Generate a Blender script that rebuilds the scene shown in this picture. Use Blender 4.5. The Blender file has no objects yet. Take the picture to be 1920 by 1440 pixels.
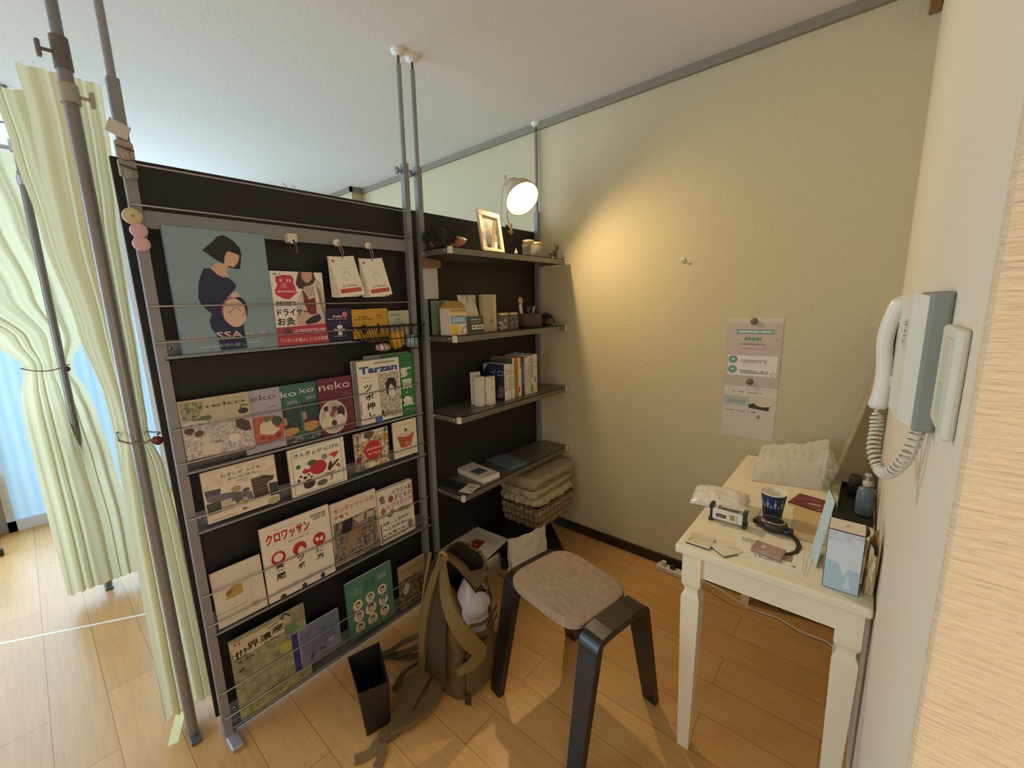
import bpy, bmesh, math, random
from mathutils import Vector, Matrix, noise
random.seed(7)
SC = bpy.context.scene
COL = SC.collection
PI = math.pi

# ------------------------------------------------------------------ camera, world, lights, exposure
def make_camera():
    pitch, yaw, roll, f = .18537, -.71229, -.02988, 786.2      # focal length in pixels of the 1920 wide frame
    fw = Vector((math.sin(yaw)*math.cos(pitch), math.cos(yaw)*math.cos(pitch), -math.sin(pitch)))
    ri = Vector((math.cos(yaw), -math.sin(yaw), 0)); up = ri.cross(fw)
    r2 = ri*math.cos(roll)+up*math.sin(roll); u2 = -ri*math.sin(roll)+up*math.cos(roll)
    cd = bpy.data.cameras.new('camera'); cam = bpy.data.objects.new('camera', cd); COL.objects.link(cam)
    m = Matrix.Identity(4)
    for i, v in enumerate((r2, u2, -fw)):
        for j in range(3): m[j][i] = v[j]
    m.translation = (0, 0, 1.4355); cam.matrix_world = m
    cd.sensor_width = 36; cd.lens = 36*f/1920; cd.clip_start = .02
    SC.camera = cam
make_camera()
w = bpy.data.worlds.new('world'); SC.world = w; w.use_nodes = True
w.node_tree.nodes['Background'].inputs[0].default_value = (.80, .80, .80, 1)
w.node_tree.nodes['Background'].inputs[1].default_value = .10
vs = SC.view_settings
vs.view_transform = 'Standard'; vs.look = 'None'; vs.exposure = 0.0; vs.gamma = 1.0; vs.use_curve_mapping = False
SC.cycles.max_bounces = 8; SC.cycles.diffuse_bounces = 5; SC.cycles.use_denoising = True

def area(name, loc, target, sx, sy, power, color):
    ld = bpy.data.lights.new(name, 'AREA'); ld.shape = 'RECTANGLE'; ld.size = sx; ld.size_y = sy
    ld.energy = power; ld.color = color
    o = bpy.data.objects.new(name, ld); COL.objects.link(o); o.location = loc
    o.rotation_euler = (Vector(target)-Vector(loc)).to_track_quat('-Z', 'Y').to_euler()
    return o
# daylight through the big windows of the room on the left, and two unseen fill lights added in the hall
area('window_daylight', (-4.27, .10, 1.25), (-1, .10, 1.1), 2.6, 2.1, 62, (.54, .78, 1.0))
area('window_daylight', (-3.1, -1.7, 1.35), (-2.3, .6, 1.6), 2.0, 2.0, 70, (.62, .82, 1.0))
area('hall_fill_light', (.85, -.45, .95), (-1.5, .7, .75), 1.0, 1.2, 14.5, (1.0, .80, .58))
area('hall_fill_light', (-.40, -1.7, 1.25), (-.35, .6, 1.0), 1.2, 1.6, 10, (1.0, .84, .64))

# ------------------------------------------------------------------ materials
def lin(h):
    h = h.lstrip('#'); c = [int(h[i:i+2], 16)/255 for i in (0, 2, 4)]
    return tuple(x/12.92 if x <= .04045 else ((x+.055)/1.055)**2.4 for x in c)+(1,)
MATS = {}
def mat(col, rough=.6, metal=0.0, bump=0, bscale=200, var=0, vscale=8, emit=0, alpha=1, trans=0, key=None, spec=None, coat=0):
    k = (col, rough, metal, bump, bscale, var, vscale, emit, alpha, trans, spec, coat)
    if k in MATS: return MATS[k]
    m = bpy.data.materials.new('mat_'+col); m.use_nodes = True; nt = m.node_tree; b = nt.nodes['Principled BSDF']
    b.inputs['Base Color'].default_value = lin(col); b.inputs['Roughness'].default_value = rough; b.inputs['Metallic'].default_value = metal
    if spec is not None: b.inputs['Specular IOR Level'].default_value = spec
    if coat: b.inputs['Coat Weight'].default_value = coat; b.inputs['Coat Roughness'].default_value = .15
    if trans: b.inputs['Transmission Weight'].default_value = trans; b.inputs['IOR'].default_value = 1.45
    if alpha < 1: b.inputs['Alpha'].default_value = alpha
    if emit:
        b.inputs['Emission Color'].default_value = lin(col); b.inputs['Emission Strength'].default_value = emit
    if bump or var:
        tc = nt.nodes.new('ShaderNodeTexCoord')
    if var:
        n = nt.nodes.new('ShaderNodeTexNoise'); n.inputs['Scale'].default_value = vscale; n.inputs['Detail'].default_value = 5
        nt.links.new(tc.outputs['Object'], n.inputs['Vector'])
        r = nt.nodes.new('ShaderNodeValToRGB'); c = lin(col)
        r.color_ramp.elements[0].position = .3; r.color_ramp.elements[1].position = .7
        r.color_ramp.elements[0].color = tuple(x*(1-var) for x in c[:3])+(1,); r.color_ramp.elements[1].color = tuple(min(1, x*(1+var*.6)) for x in c[:3])+(1,)
        nt.links.new(n.outputs['Fac'], r.inputs['Fac']); nt.links.new(r.outputs['Color'], b.inputs['Base Color'])
    if bump:
        n2 = nt.nodes.new('ShaderNodeTexNoise'); n2.inputs['Scale'].default_value = bscale; n2.inputs['Detail'].default_value = 4
        nt.links.new(tc.outputs['Object'], n2.inputs['Vector'])
        bp = nt.nodes.new('ShaderNodeBump'); bp.inputs['Strength'].default_value = bump; bp.inputs['Distance'].default_value = .004
        nt.links.new(n2.outputs['Fac'], bp.inputs['Height']); nt.links.new(bp.outputs['Normal'], b.inputs['Normal'])
    MATS[k] = m; return m
def mottle(c1, c2, scale):
    k = ('mottle', c1, c2, scale)
    if k in MATS: return MATS[k]
    m = bpy.data.materials.new('print_'+c1); m.use_nodes = True; nt = m.node_tree; b = nt.nodes['Principled BSDF']
    b.inputs['Roughness'].default_value = .45
    tc = nt.nodes.new('ShaderNodeTexCoord'); n = nt.nodes.new('ShaderNodeTexNoise'); n.inputs['Scale'].default_value = scale; n.inputs['Detail'].default_value = 6
    nt.links.new(tc.outputs['Object'], n.inputs['Vector'])
    r = nt.nodes.new('ShaderNodeValToRGB'); r.color_ramp.elements[0].position = .38; r.color_ramp.elements[1].position = .62
    r.color_ramp.elements[0].color = lin(c1); r.color_ramp.elements[1].color = lin(c2)
    nt.links.new(n.outputs['Fac'], r.inputs['Fac']); nt.links.new(r.outputs['Color'], b.inputs['Base Color'])
    MATS[k] = m; return m

# ------------------------------------------------------------------ mesh builder
class MB:
    def __init__(s, M=None): s.v = []; s.f = []; s.mi = []; s.mats = []; s.sm = []; s.M = M
    def m(s, mt):
        if mt not in s.mats: s.mats.append(mt)
        return s.mats.index(mt)
    def add(s, vs, fs, mt, smooth=False):
        o = len(s.v); i = s.m(mt)
        s.v += [tuple(s.M @ Vector(p)) if s.M else tuple(p) for p in vs]
        for f in fs: s.f.append([o+a for a in f]); s.mi.append(i); s.sm.append(smooth)
        return s
    def box(s, lo, hi, mt, bev=0.0, seg=2, T=None):
        bm = bmesh.new(); bmesh.ops.create_cube(bm, size=1)
        c = [(a+b)/2 for a, b in zip(lo, hi)]; d = [abs(b-a) for a, b in zip(lo, hi)]
        for v in bm.verts: v.co = Vector((v.co.x*d[0]+c[0], v.co.y*d[1]+c[1], v.co.z*d[2]+c[2]))
        if bev: bmesh.ops.bevel(bm, geom=list(bm.edges), offset=min(bev, min(d)*.45), segments=seg, profile=.5, affect='EDGES')
        if T is not None: bm.transform(T)
        s.bm(bm, mt, smooth=False); return s
    def bm(s, bm, mt, smooth=False):
        bm.verts.index_update(); vs = [v.co.copy() for v in bm.verts]; fs = [[v.index for v in f.verts] for f in bm.faces]
        s.add(vs, fs, mt, smooth); bm.free(); return s
    def tube(s, pts, r, mt, n=10, cap=True, closed=False, smooth=True):
        pts = [Vector(p) for p in pts]; rs = r if isinstance(r, (list, tuple)) else [r]*len(pts)
        vs = []; fs = []; k = len(pts); ref = None
        for i, p in enumerate(pts):
            a = pts[(i-1) % k] if (i > 0 or closed) else p; b = pts[(i+1) % k] if (i < k-1 or closed) else p
            t = (b-a).normalized()
            if ref is None: ref = t.orthogonal().normalized()
            ref = (ref-t*ref.dot(t)); ref = ref.normalized() if ref.length > 1e-6 else t.orthogonal().normalized()
            q = t.cross(ref)
            for j in range(n):
                an = 2*PI*j/n; vs.append(p+(ref*math.cos(an)+q*math.sin(an))*rs[i])
        for i in range(k if closed else k-1):
            for j in range(n):
                a = i*n+j; b = i*n+(j+1) % n; c = ((i+1) % k)*n+(j+1) % n; d = ((i+1) % k)*n+j
                fs.append([a, b, c, d])
        s.add(vs, fs, mt, smooth)
        if cap and not closed:
            s.add(vs[:n], [list(range(n))[::-1]], mt); s.add(vs[-n:], [list(range(n))], mt)
        return s
    def lathe(s, prof, mt, n=24, c=(0, 0, 0), T=None, smooth=True):
        vs = []; fs = []; c = Vector(c)
        for (r, z) in prof:
            for j in range(n):
                an = 2*PI*j/n; p = Vector((r*math.cos(an), r*math.sin(an), z))
                vs.append((T @ p if T is not None else p)+c)
        for i in range(len(prof)-1):
            for j in range(n): fs.append([i*n+j, i*n+(j+1) % n, (i+1)*n+(j+1) % n, (i+1)*n+j])
        s.add(vs, fs, mt, smooth); return s
    def poly(s, pts, mt): s.add(pts, [list(range(len(pts)))], mt); return s
    def prism(s, pts, d, mt, smooth=False):
        d = Vector(d); n = len(pts); vs = [Vector(p) for p in pts]; vs += [p+d for p in vs]
        s.add(vs, [list(range(n))[::-1], list(range(n, 2*n))]+[[i, (i+1) % n, n+(i+1) % n, n+i] for i in range(n)], mt, smooth); return s
    def grid(s, fn, nu, nv, mt, smooth=True, thick=0):
        vs = [fn(i/nu, j/nv) for j in range(nv+1) for i in range(nu+1)]
        fs = [[j*(nu+1)+i, j*(nu+1)+i+1, (j+1)*(nu+1)+i+1, (j+1)*(nu+1)+i] for j in range(nv) for i in range(nu)]
        s.add(vs, fs, mt, smooth); return s
    def ribbon(s, pts, w, mt, th=.002, up=None):
        pts = [Vector(p) for p in pts]; vs = []; fs = []
        for i, p in enumerate(pts):
            t = (pts[min(i+1, len(pts)-1)]-pts[max(i-1, 0)]).normalized()
            u = Vector(up[i]) if isinstance(up, list) else Vector(up or (0, 0, 1))
            side = t.cross(u).normalized(); nn = side.cross(t).normalized()
            ww = w[i] if isinstance(w, (list, tuple)) else w
            for a, b in ((-1, -1), (1, -1), (1, 1), (-1, 1)): vs.append(p+side*a*ww/2+nn*b*th/2)
        for i in range(len(pts)-1):
            for j in range(4): fs.append([i*4+j, i*4+(j+1) % 4, i*4+4+(j+1) % 4, i*4+4+j])
        fs += [[3, 2, 1, 0], [len(vs)-4+j for j in range(4)]]
        s.add(vs, fs, mt); return s
    def ball(s, c, r, mt, seg=14, rings=9, T=None):
        r = r if isinstance(r, (tuple, list)) else (r, r, r)
        prof = [(math.sin(PI*i/rings), -math.cos(PI*i/rings)) for i in range(rings+1)]
        S = Matrix.Diagonal((r[0], r[1], r[2])); 
        s.lathe([(max(a, 1e-4), b) for a, b in prof], mt, seg, c, (T @ S) if T is not None else S); return s
    def text(s, txt, T, w, h, mt, bold=0, d=0.0):
        vs, fs = glyphs(txt, bold)
        s.add([T @ Vector((x*w, y*h, d)) for x, y in vs], fs, mt); return s
    def build(s, name, parent=None, loc=None):
        base = Vector(loc) if loc is not None else (Vector(parent['_w']) if parent is not None else Vector((0, 0, 0)))
        me = bpy.data.meshes.new(name); me.from_pydata([tuple(Vector(p)-base) for p in s.v], [], s.f)
        for mt in s.mats: me.materials.append(mt)
        me.polygons.foreach_set('material_index', s.mi); me.polygons.foreach_set('use_smooth', s.sm)
        me.validate(); me.update()
        o = bpy.data.objects.new(name, me); COL.objects.link(o); o['_w'] = tuple(base)
        if parent is not None:
            o.parent = parent; o.location = base-Vector(parent['_w'])
        else: o.location = base
        return o
GL = {}
def glyphs(txt, bold):
    k = (txt, bold)
    if k not in GL:
        cu = bpy.data.curves.new('lettering', 'FONT'); cu.body = txt; cu.size = 1; cu.resolution_u = 2; cu.offset = .022*bold; cu.fill_mode = 'FRONT'
        o = bpy.data.objects.new('lettering', cu); COL.objects.link(o)
        dg = bpy.context.evaluated_depsgraph_get(); me = o.evaluated_get(dg).to_mesh()
        vs = [(v.co.x, v.co.y) for v in me.vertices]; fs = [list(p.vertices) for p in me.polygons]
        o.evaluated_get(dg).to_mesh_clear(); bpy.data.objects.remove(o); bpy.data.curves.remove(cu)
        xs = [a for a, b in vs] or [0]; ys = [b for a, b in vs] or [0]
        x0, x1, y0, y1 = min(xs), max(xs), min(ys), max(ys)
        GL[k] = ([((a-x0)/max(x1-x0, 1e-6), (b-y0)/max(y1-y0, 1e-6)) for a, b in vs], fs)
    return GL[k]

def thing(name, label, cat, loc, group=None):
    o = bpy.data.objects.new(name, None); COL.objects.link(o); o.location = loc; o['_w'] = tuple(loc); o.empty_display_size = .05
    return tag(o, label, cat, group)
def tag(o, label, cat, group=None, kind=None):
    o['label'] = label; o['category'] = cat
    if group: o['group'] = group
    if kind: o['kind'] = kind
    return o
def struct(mb, name, loc=(0, 0, 0)):
    o = mb.build(name, None, loc); o['kind'] = 'structure'; return o
def copy_tree(o, parent=None):
    c = o.copy(); COL.objects.link(c)
    if parent is not None: c.parent = parent
    for ch in list(o.children): copy_tree(ch, c)
    return c
def place(x, y, z, rz=0, rx=0, ry=0):
    return Matrix.Translation((x, y, z)) @ Matrix.Rotation(rz, 4, 'Z') @ Matrix.Rotation(ry, 4, 'Y') @ Matrix.Rotation(rx, 4, 'X')
STEEL = mat('86878a', .45, .25); STEEL_D = mat('6f6d6b', .5, .4); CHROME = mat('c9c9c9', .18, 1.0)
CAPW = mat('d8d2c4', .5); BLACK = mat('161412', .5); PAPER = mat('e6e0d2', .7)

# ------------------------------------------------------------------ the setting
YW, XR, ZC = 2.12, .068, 2.453
def wood_floor():
    m = bpy.data.materials.new('wood_floor'); m.use_nodes = True; nt = m.node_tree; b = nt.nodes['Principled BSDF']
    tc = nt.nodes.new('ShaderNodeTexCoord')
    mp = nt.nodes.new('ShaderNodeMapping'); mp.inputs['Rotation'].default_value = (0, 0, 0)
    nt.links.new(tc.outputs['Object'], mp.inputs['Vector'])
    br = nt.nodes.new('ShaderNodeTexBrick'); br.offset = .37; br.inputs['Scale'].default_value = 1
    br.inputs['Brick Width'].default_value = .9; br.inputs['Row Height'].default_value = .15; br.inputs['Mortar Size'].default_value = .0016; br.inputs['Mortar Smooth'].default_value = .3
    br.inputs['Color1'].default_value = lin('c99a5e'); br.inputs['Color2'].default_value = lin('bf9056'); br.inputs['Mortar'].default_value = lin('93683a')
    nt.links.new(mp.outputs['Vector'], br.inputs['Vector'])
    m2 = nt.nodes.new('ShaderNodeMapping'); m2.inputs['Scale'].default_value = (1.6, 22, 1); nt.links.new(tc.outputs['Object'], m2.inputs['Vector'])
    n = nt.nodes.new('ShaderNodeTexNoise'); n.inputs['Scale'].default_value = 3; n.inputs['Detail'].default_value = 7; n.inputs['Distortion'].default_value = .6
    nt.links.new(m2.outputs['Vector'], n.inputs['Vector'])
    r = nt.nodes.new('ShaderNodeValToRGB'); r.color_ramp.elements[0].position = .25; r.color_ramp.elements[1].position = .75
    r.color_ramp.elements[0].color = (.86, .86, .86, 1); r.color_ramp.elements[1].color = (1.08, 1.06, 1.04, 1)
    nt.links.new(n.outputs['Fac'], r.inputs['Fac'])
    mx = nt.nodes.new('ShaderNodeMixRGB'); mx.blend_type = 'MULTIPLY'; mx.inputs[0].default_value = 1
    nt.links.new(br.outputs['Color'], mx.inputs[1]); nt.links.new(r.outputs['Color'], mx.inputs[2]); nt.links.new(mx.outputs[0], b.inputs['Base Color'])
    b.inputs['Roughness'].default_value = .32
    bp = nt.nodes.new('ShaderNodeBump'); bp.inputs['Strength'].default_value = .08; bp.inputs['Distance'].default_value = .003
    nt.links.new(n.outputs['Fac'], bp.inputs['Height']); nt.links.new(bp.outputs['Normal'], b.inputs['Normal'])
    return m
def wallpaper(col, scale, strength, stretch=(1, 1, 1), dist=.004):
    m = bpy.data.materials.new('wallpaper'); m.use_nodes = True; nt = m.node_tree; b = nt.nodes['Principled BSDF']
    b.inputs['Base Color'].default_value = lin(col); b.inputs['Roughness'].default_value = .85; b.inputs['Specular IOR Level'].default_value = .2
    tc = nt.nodes.new('ShaderNodeTexCoord'); mp = nt.nodes.new('ShaderNodeMapping'); mp.inputs['Scale'].default_value = stretch
    nt.links.new(tc.outputs['Object'], mp.inputs['Vector'])
    n = nt.nodes.new('ShaderNodeTexNoise'); n.inputs['Scale'].default_value = scale; n.inputs['Detail'].default_value = 5; n.inputs['Distortion'].default_value = .4
    nt.links.new(mp.outputs['Vector'], n.inputs['Vector'])
    bp = nt.nodes.new('ShaderNodeBump'); bp.inputs['Strength'].default_value = strength; bp.inputs['Distance'].default_value = dist
    nt.links.new(n.outputs['Fac'], bp.inputs['Height']); nt.links.new(bp.outputs['Normal'], b.inputs['Normal'])
    return m
struct(MB().box((-4.5, -3.2, -.05), (1.6, YW+.1, 0), wood_floor()), 'floor')
struct(MB().box((-4.5, -3.2, ZC), (1.6, YW+.1, ZC+.06), wallpaper('d6d1c9', 60, .35)), 'ceiling')
wb = wallpaper('cabe9b', 90, .45)
struct(MB().box((-4.5, YW, 0), (XR+.1, YW+.1, ZC), wb).box((-4.5, YW-.11, 0), (-3.46, YW, ZC), wb), 'wall_back')
wr = wallpaper('dad0bb', 90, .3)
struct(MB().box((XR, .512, 0), (XR+.1, YW, ZC), wr), 'wall_right')
struct(MB().box((XR+.0004, .505, 0), (1.2, .60, ZC), wallpaper('dcc6a4', 85, .8, (.3, 1, 3.0), .007), .006, 3), 'wall_front')
LW = mat('c9c6c4', .8)
struct(MB().box((-4.5, -3.2, 0), (-4.4, -.24, ZC), LW).box((-4.5, -.24, 2.12), (-4.4, YW, ZC), LW).box((-4.5, 1.7, 0), (-4.4, YW, 2.12), LW), 'wall_left')
def frosted():
    m = bpy.data.materials.new('frosted_daylight'); m.use_nodes = True; nt = m.node_tree; b = nt.nodes['Principled BSDF']
    b.inputs['Roughness'].default_value = .6
    tc = nt.nodes.new('ShaderNodeTexCoord'); wv = nt.nodes.new('ShaderNodeTexWave'); wv.bands_direction = 'Y'; wv.inputs['Scale'].default_value = 5.5; wv.inputs['Distortion'].default_value = 1.2
    nt.links.new(tc.outputs['Object'], wv.inputs['Vector'])
    r = nt.nodes.new('ShaderNodeValToRGB'); r.color_ramp.elements[0].color = lin('a3d0f4'); r.color_ramp.elements[1].color = lin('b4dcf8')
    nt.links.new(wv.outputs['Fac'], r.inputs['Fac']); nt.links.new(r.outputs['Color'], b.inputs['Emission Color']); nt.links.new(r.outputs['Color'], b.inputs['Base Color'])
    b.inputs['Emission Strength'].default_value = .46
    return m
win = MB(); wf = mat('d8d9de', .5)
win.box((-4.42, -.26, 0), (-4.37, 1.72, .075), wf).box((-4.42, -.26, 2.07), (-4.37, 1.72, 2.13), wf).box((-4.42, -.26, 0), (-4.37, -.22, 2.13), wf).box((-4.42, 1.68, 0), (-4.37, 1.72, 2.13), wf)
wo = struct(win, 'window_1', (-4.4, .7, 0)); wo['_w'] = (-4.4, .7, 0)
MB().box((-4.41, -.22, .075), (-4.395, 1.68, 2.07), frosted()).build('frosted_pane', wo)
MB().box((-4.393, .60, .075), (-4.375, .64, 2.07), wf).build('window_mullion', wo)
TR = mat('8a8172', .55)
struct(MB().box((-3.46, YW-.02, ZC-.038), (XR, YW, ZC), TR).box((-4.5, YW-.13, ZC-.038), (-3.44, YW-.11, ZC), TR).box((-3.46, YW-.13, ZC-.038), (-3.44, YW-.0, ZC), TR), 'trim_1')
struct(MB().box((-4.5, YW-.012, 0), (XR, YW, .058), mat('2a1f1b', .5), .003), 'baseboard_back')
struct(MB().box((XR-.032, 2.00, 2.335), (XR, YW, ZC), mat('8f6a40', .6, var=.2, vscale=30), .004), 'trim_2')

# ------------------------------------------------------------------ display rack (left) and shelf rack (right)
BOARD = mat('1b1616', .55, var=.25, vscale=3)
XU = -1.555
def upright(mb_parent, y0, y1, ztube, knob_y, x=XU, pad=True):
    def yy(z): return y0+(y1-y0)*z/ZC
    u = MB()
    s = .0125
    u.prism([(x-s, yy(0)-s, .0), (x+s, yy(0)-s, .0), (x+s, yy(0)+s, .0), (x-s, yy(0)+s, .0)], (0, yy(ztube)-yy(0), ztube), STEEL)
    o = u.build('upright', mb_parent)
    o['_w'] = mb_parent['_w']
    p = MB().tube([(x, yy(ztube-.02), ztube-.02), (x, yy(ZC-.05), ZC-.05)], .0095, mat('9a9998', .35, .7), 12)
    p.build('extension_pole', o)
    c = MB().tube([(x, yy(ZC-.055), ZC-.055), (x, yy(ZC-.02), ZC-.02)], .005, mat('5b4a3a', .5, .5), 8)
    c.lathe([(.001, -.022), (.012, -.02), (.026, -.012), (.028, -.004), (.028, 0)], mat('dedad2', .5), 20, (x, yy(ZC), ZC))
    c.build('ceiling_pad', o)
    if knob_y:
        k = MB().tube([(x-.012, yy(ztube-.03), ztube-.03), (x-.012, yy(ztube-.03)-.03, ztube-.03)], .004, STEEL_D, 8)
        k.lathe([(.001, 0), (.014, 0), (.014, .008), (.001, .008)], mat('7d7a78', .5), 14, (x-.012, yy(ztube-.03)-.026, ztube-.03), Matrix.Rotation(PI/2, 3, 'X'))
        k.build('clamp_knob', o)
    return o
A = thing('display_rack', 'tall grey steel magazine rack with dark board back, filled with books', 'rack', (-1.57, .70, 0))
upright(A, .250, .262, 2.04, 0); upright(A, 1.115, 1.163, 2.03, 1)
MB().box((-1.612, .232, .06), (-1.600, 1.166, 1.862), BOARD, .002).build('back_board', A)
for z, (ya, yb) in zip((1.676, 1.308, .955, .757, .396, .030), ((.262, 1.148),)*6):
    l = MB()
    if z == 1.676: l.box((-1.5635, ya, z), (-1.5605, yb, z+.047), STEEL)
    else: l.box((-1.598, ya, z), (-1.5945, yb, z+.055), STEEL).box((-1.598, ya, z), (-1.536, yb, z+.003), STEEL).box((-1.539, ya, z), (-1.536, yb, z+.011), STEEL)
    l.lathe([(.001, .003), (.004, .002), (.005, 0)], CHROME, 10, (-1.5945, ya+.025, z+.03), Matrix.Rotation(PI/2, 3, 'Y'))
    l.build('ledge', A)
for z in (1.833, 1.73, 1.462, 1.360, 1.102, .996, .818, .552, .445, .188, .090):
    w_ = MB().tube([(-1.538, .244, z), (-1.533, .252, z), (-1.533, 1.138+.0*z, z), (-1.538, 1.146, z)], .0026, mat('a09d9a', .35, .7), 8)
    w_.build('wire_rail', A)
f = MB().box((-1.60, .238, .0), (-1.475, .274, .016), mat('b3b8bf', .3, .6), .004); f.build('foot', A)
f = MB().box((-1.60, 1.100, .0), (-1.475, 1.136, .016), mat('b3b8bf', .3, .6), .004); f.build('foot', A)
for y in (.655, .684): MB().tube([(-1.533, y, 1.830), (-1.53, y, 1.846), (-1.545, y-.004, 1.858)], .0012, STEEL, 6).build('wire_hook', A)

B = thing('shelf_rack', 'grey steel open shelf unit with dark board back beside the back wall', 'shelf', (-1.5, 1.65, 0))
upright(B, 1.180, 1.231, 2.03, 1); upright(B, 2.070, 2.100, 1.97, 0, x=-1.575)
MB().box((-1.612, 1.168, .06), (-1.600, 2.106, 1.862), BOARD, .002).build('back_board', B)  # right end lengthened towards the wall to block light from behind
SH = mat('77756f', .4, .45)
SHZ = (1.684, 1.312, .947, .571)
for z in SHZ:
    m_ = MB(); y0, y1 = 1.214, 2.088; x0, x1 = -1.585, -1.368
    m_.box((x0, y0, z-.003), (x1, y1, z), SH).box((x1-.003, y0, z-.026), (x1, y1, z), SH).box((x0, y0, z-.026), (x1, y0+.003, z), SH).box((x0, y1-.003, z-.026), (x1, y1, z), SH)
    m_.box((x1-.02, y0, z-.029), (x1, y1, z-.026), SH)
    for xx in (x0+.045, x1-.035): m_.lathe([(.001, .003), (.004, .002), (.005, 0)], CHROME, 10, (xx, y0, z-.013), Matrix.Rotation(PI/2, 3, 'X'))
    o = m_.build('shelf', B)
    o['_w'] = B['_w']
    for yy_ in (y0-.002, y1-.014):
        MB().box((x1-.014, yy_, z-.028), (x1+.003, yy_+.016, z+.001), CAPW, .002).build('corner_cap', o)

# ------------------------------------------------------------------ printed matter: covers are drawn in millimetres on each cover's own face
def cover_item(mb, T, art, dz=.00030):
    """flat printed shapes on the cover plane (x right, y up), stacked a hair apart"""
    for i, a in enumerate(art):
        d = dz+.00006*i; k = a[0]
        if k in 'pn':
            mt = mat(a[1], .45) if k == 'p' else mottle(a[1], a[2], a[4] if len(a) > 4 else 60)
            pts = a[2] if k == 'p' else a[3]
            mb.poly([T @ Vector((x*.001, y*.001, d)) for x, y in pts], mt)
        elif k == 'e':
            _, c, cx, cy, rx, ry, ro = a
            pts = []
            for j in range(22):
                t = 2*PI*j/22; x, y = rx*math.cos(t), ry*math.sin(t)
                pts.append((cx+x*math.cos(ro)-y*math.sin(ro), cy+x*math.sin(ro)+y*math.cos(ro)))
            mb.poly([T @ Vector((x*.001, y*.001, d)) for x, y in pts], mat(c, .45))
        elif k == 't':
            _, c, s, (x0, y0, x1, y1), bold = a
            mb.text(s, T @ Matrix.Translation((x0*.001, y0*.001, d)), (x1-x0)*.001, (y1-y0)*.001, mat(c, .45), bold)
        elif k == 'l':
            _, c, pts, wd = a
            for (x0, y0), (x1, y1) in zip(pts, pts[1:]):
                dx, dy = x1-x0, y1-y0; L = math.hypot(dx, dy) or 1; nx, ny = -dy/L*wd/2, dx/L*wd/2
                mb.poly([T @ Vector((x*.001, y*.001, d)) for x, y in ((x0+nx, y0+ny), (x0-nx, y0-ny), (x1-nx, y1-ny), (x1+nx, y1+ny))], mat(c, .45))
        elif k == 'v':                                   # columns of small upright print
            _, c, (x0, y0, x1, y1), st_ = a
            rnd = random.Random(5); x = x0
            while x < x1-st_:
                yb = y0+(y1-y0)*rnd.uniform(0, .35); ya = y1-(y1-y0)*rnd.uniform(0, .12)
                if rnd.random() < .8: mb.poly([T @ Vector((p*.001, q*.001, d)) for p, q in ((x, yb), (x+st_*.45, yb), (x+st_*.45, ya), (x, ya))], mat(c, .45))
                x += st_*1.6
        elif k == 's':                                   # rows of small print, too small to read
            _, c, (x0, y0, x1, y1), n = a
            rh = (y1-y0)/max(n, 1); rnd = random.Random(int(abs(x0*7+y0*13))+n)
            for r in range(n):
                x = x0; ya = y0+rh*r+rh*.18; yb = y0+rh*r+rh*.82
                while x < x1-.4:
                    L = min(rnd.uniform(.5, 1.3)*abs(rh)*.8+.3, x1-x)
                    if rnd.random() < .86:
                        mb.poly([T @ Vector((p*.001, q*.001, d)) for p, q in ((x, ya), (x+L*.8, ya), (x+L*.8, yb), (x, yb))], mat(c, .45))
                    x += L
    return mb
def slab(mb, T, W, H, th, cover, edge, bend=0):
    """closed book or magazine: cover boards in front and behind, page block between"""
    c = mat(cover, .42, var=.04, vscale=20); e = mat(edge, .8)
    W2 = W/2; cv = min(.0012, th*.2)
    def bx(x0, y0, z0, x1, y1, z1, m_): mb.add([T @ Vector(p) for p in ((x0, y0, z0), (x1, y0, z0), (x1, y1, z0), (x0, y1, z0), (x0, y0, z1), (x1, y0, z1), (x1, y1, z1), (x0, y1, z1))], [[3, 2, 1, 0], [4, 5, 6, 7], [0, 1, 5, 4], [1, 2, 6, 5], [2, 3, 7, 6], [3, 0, 4, 7]], m_)
    bx(-W2, 0, -cv, W2, H, 0, c); bx(-W2+.001, .001, -th+cv, W2-.0012, H-.0012, -cv, e); bx(-W2, 0, -th, W2, H, -th+cv, c); bx(-W2, 0, -th, -W2+.001, H, 0, c)
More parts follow.
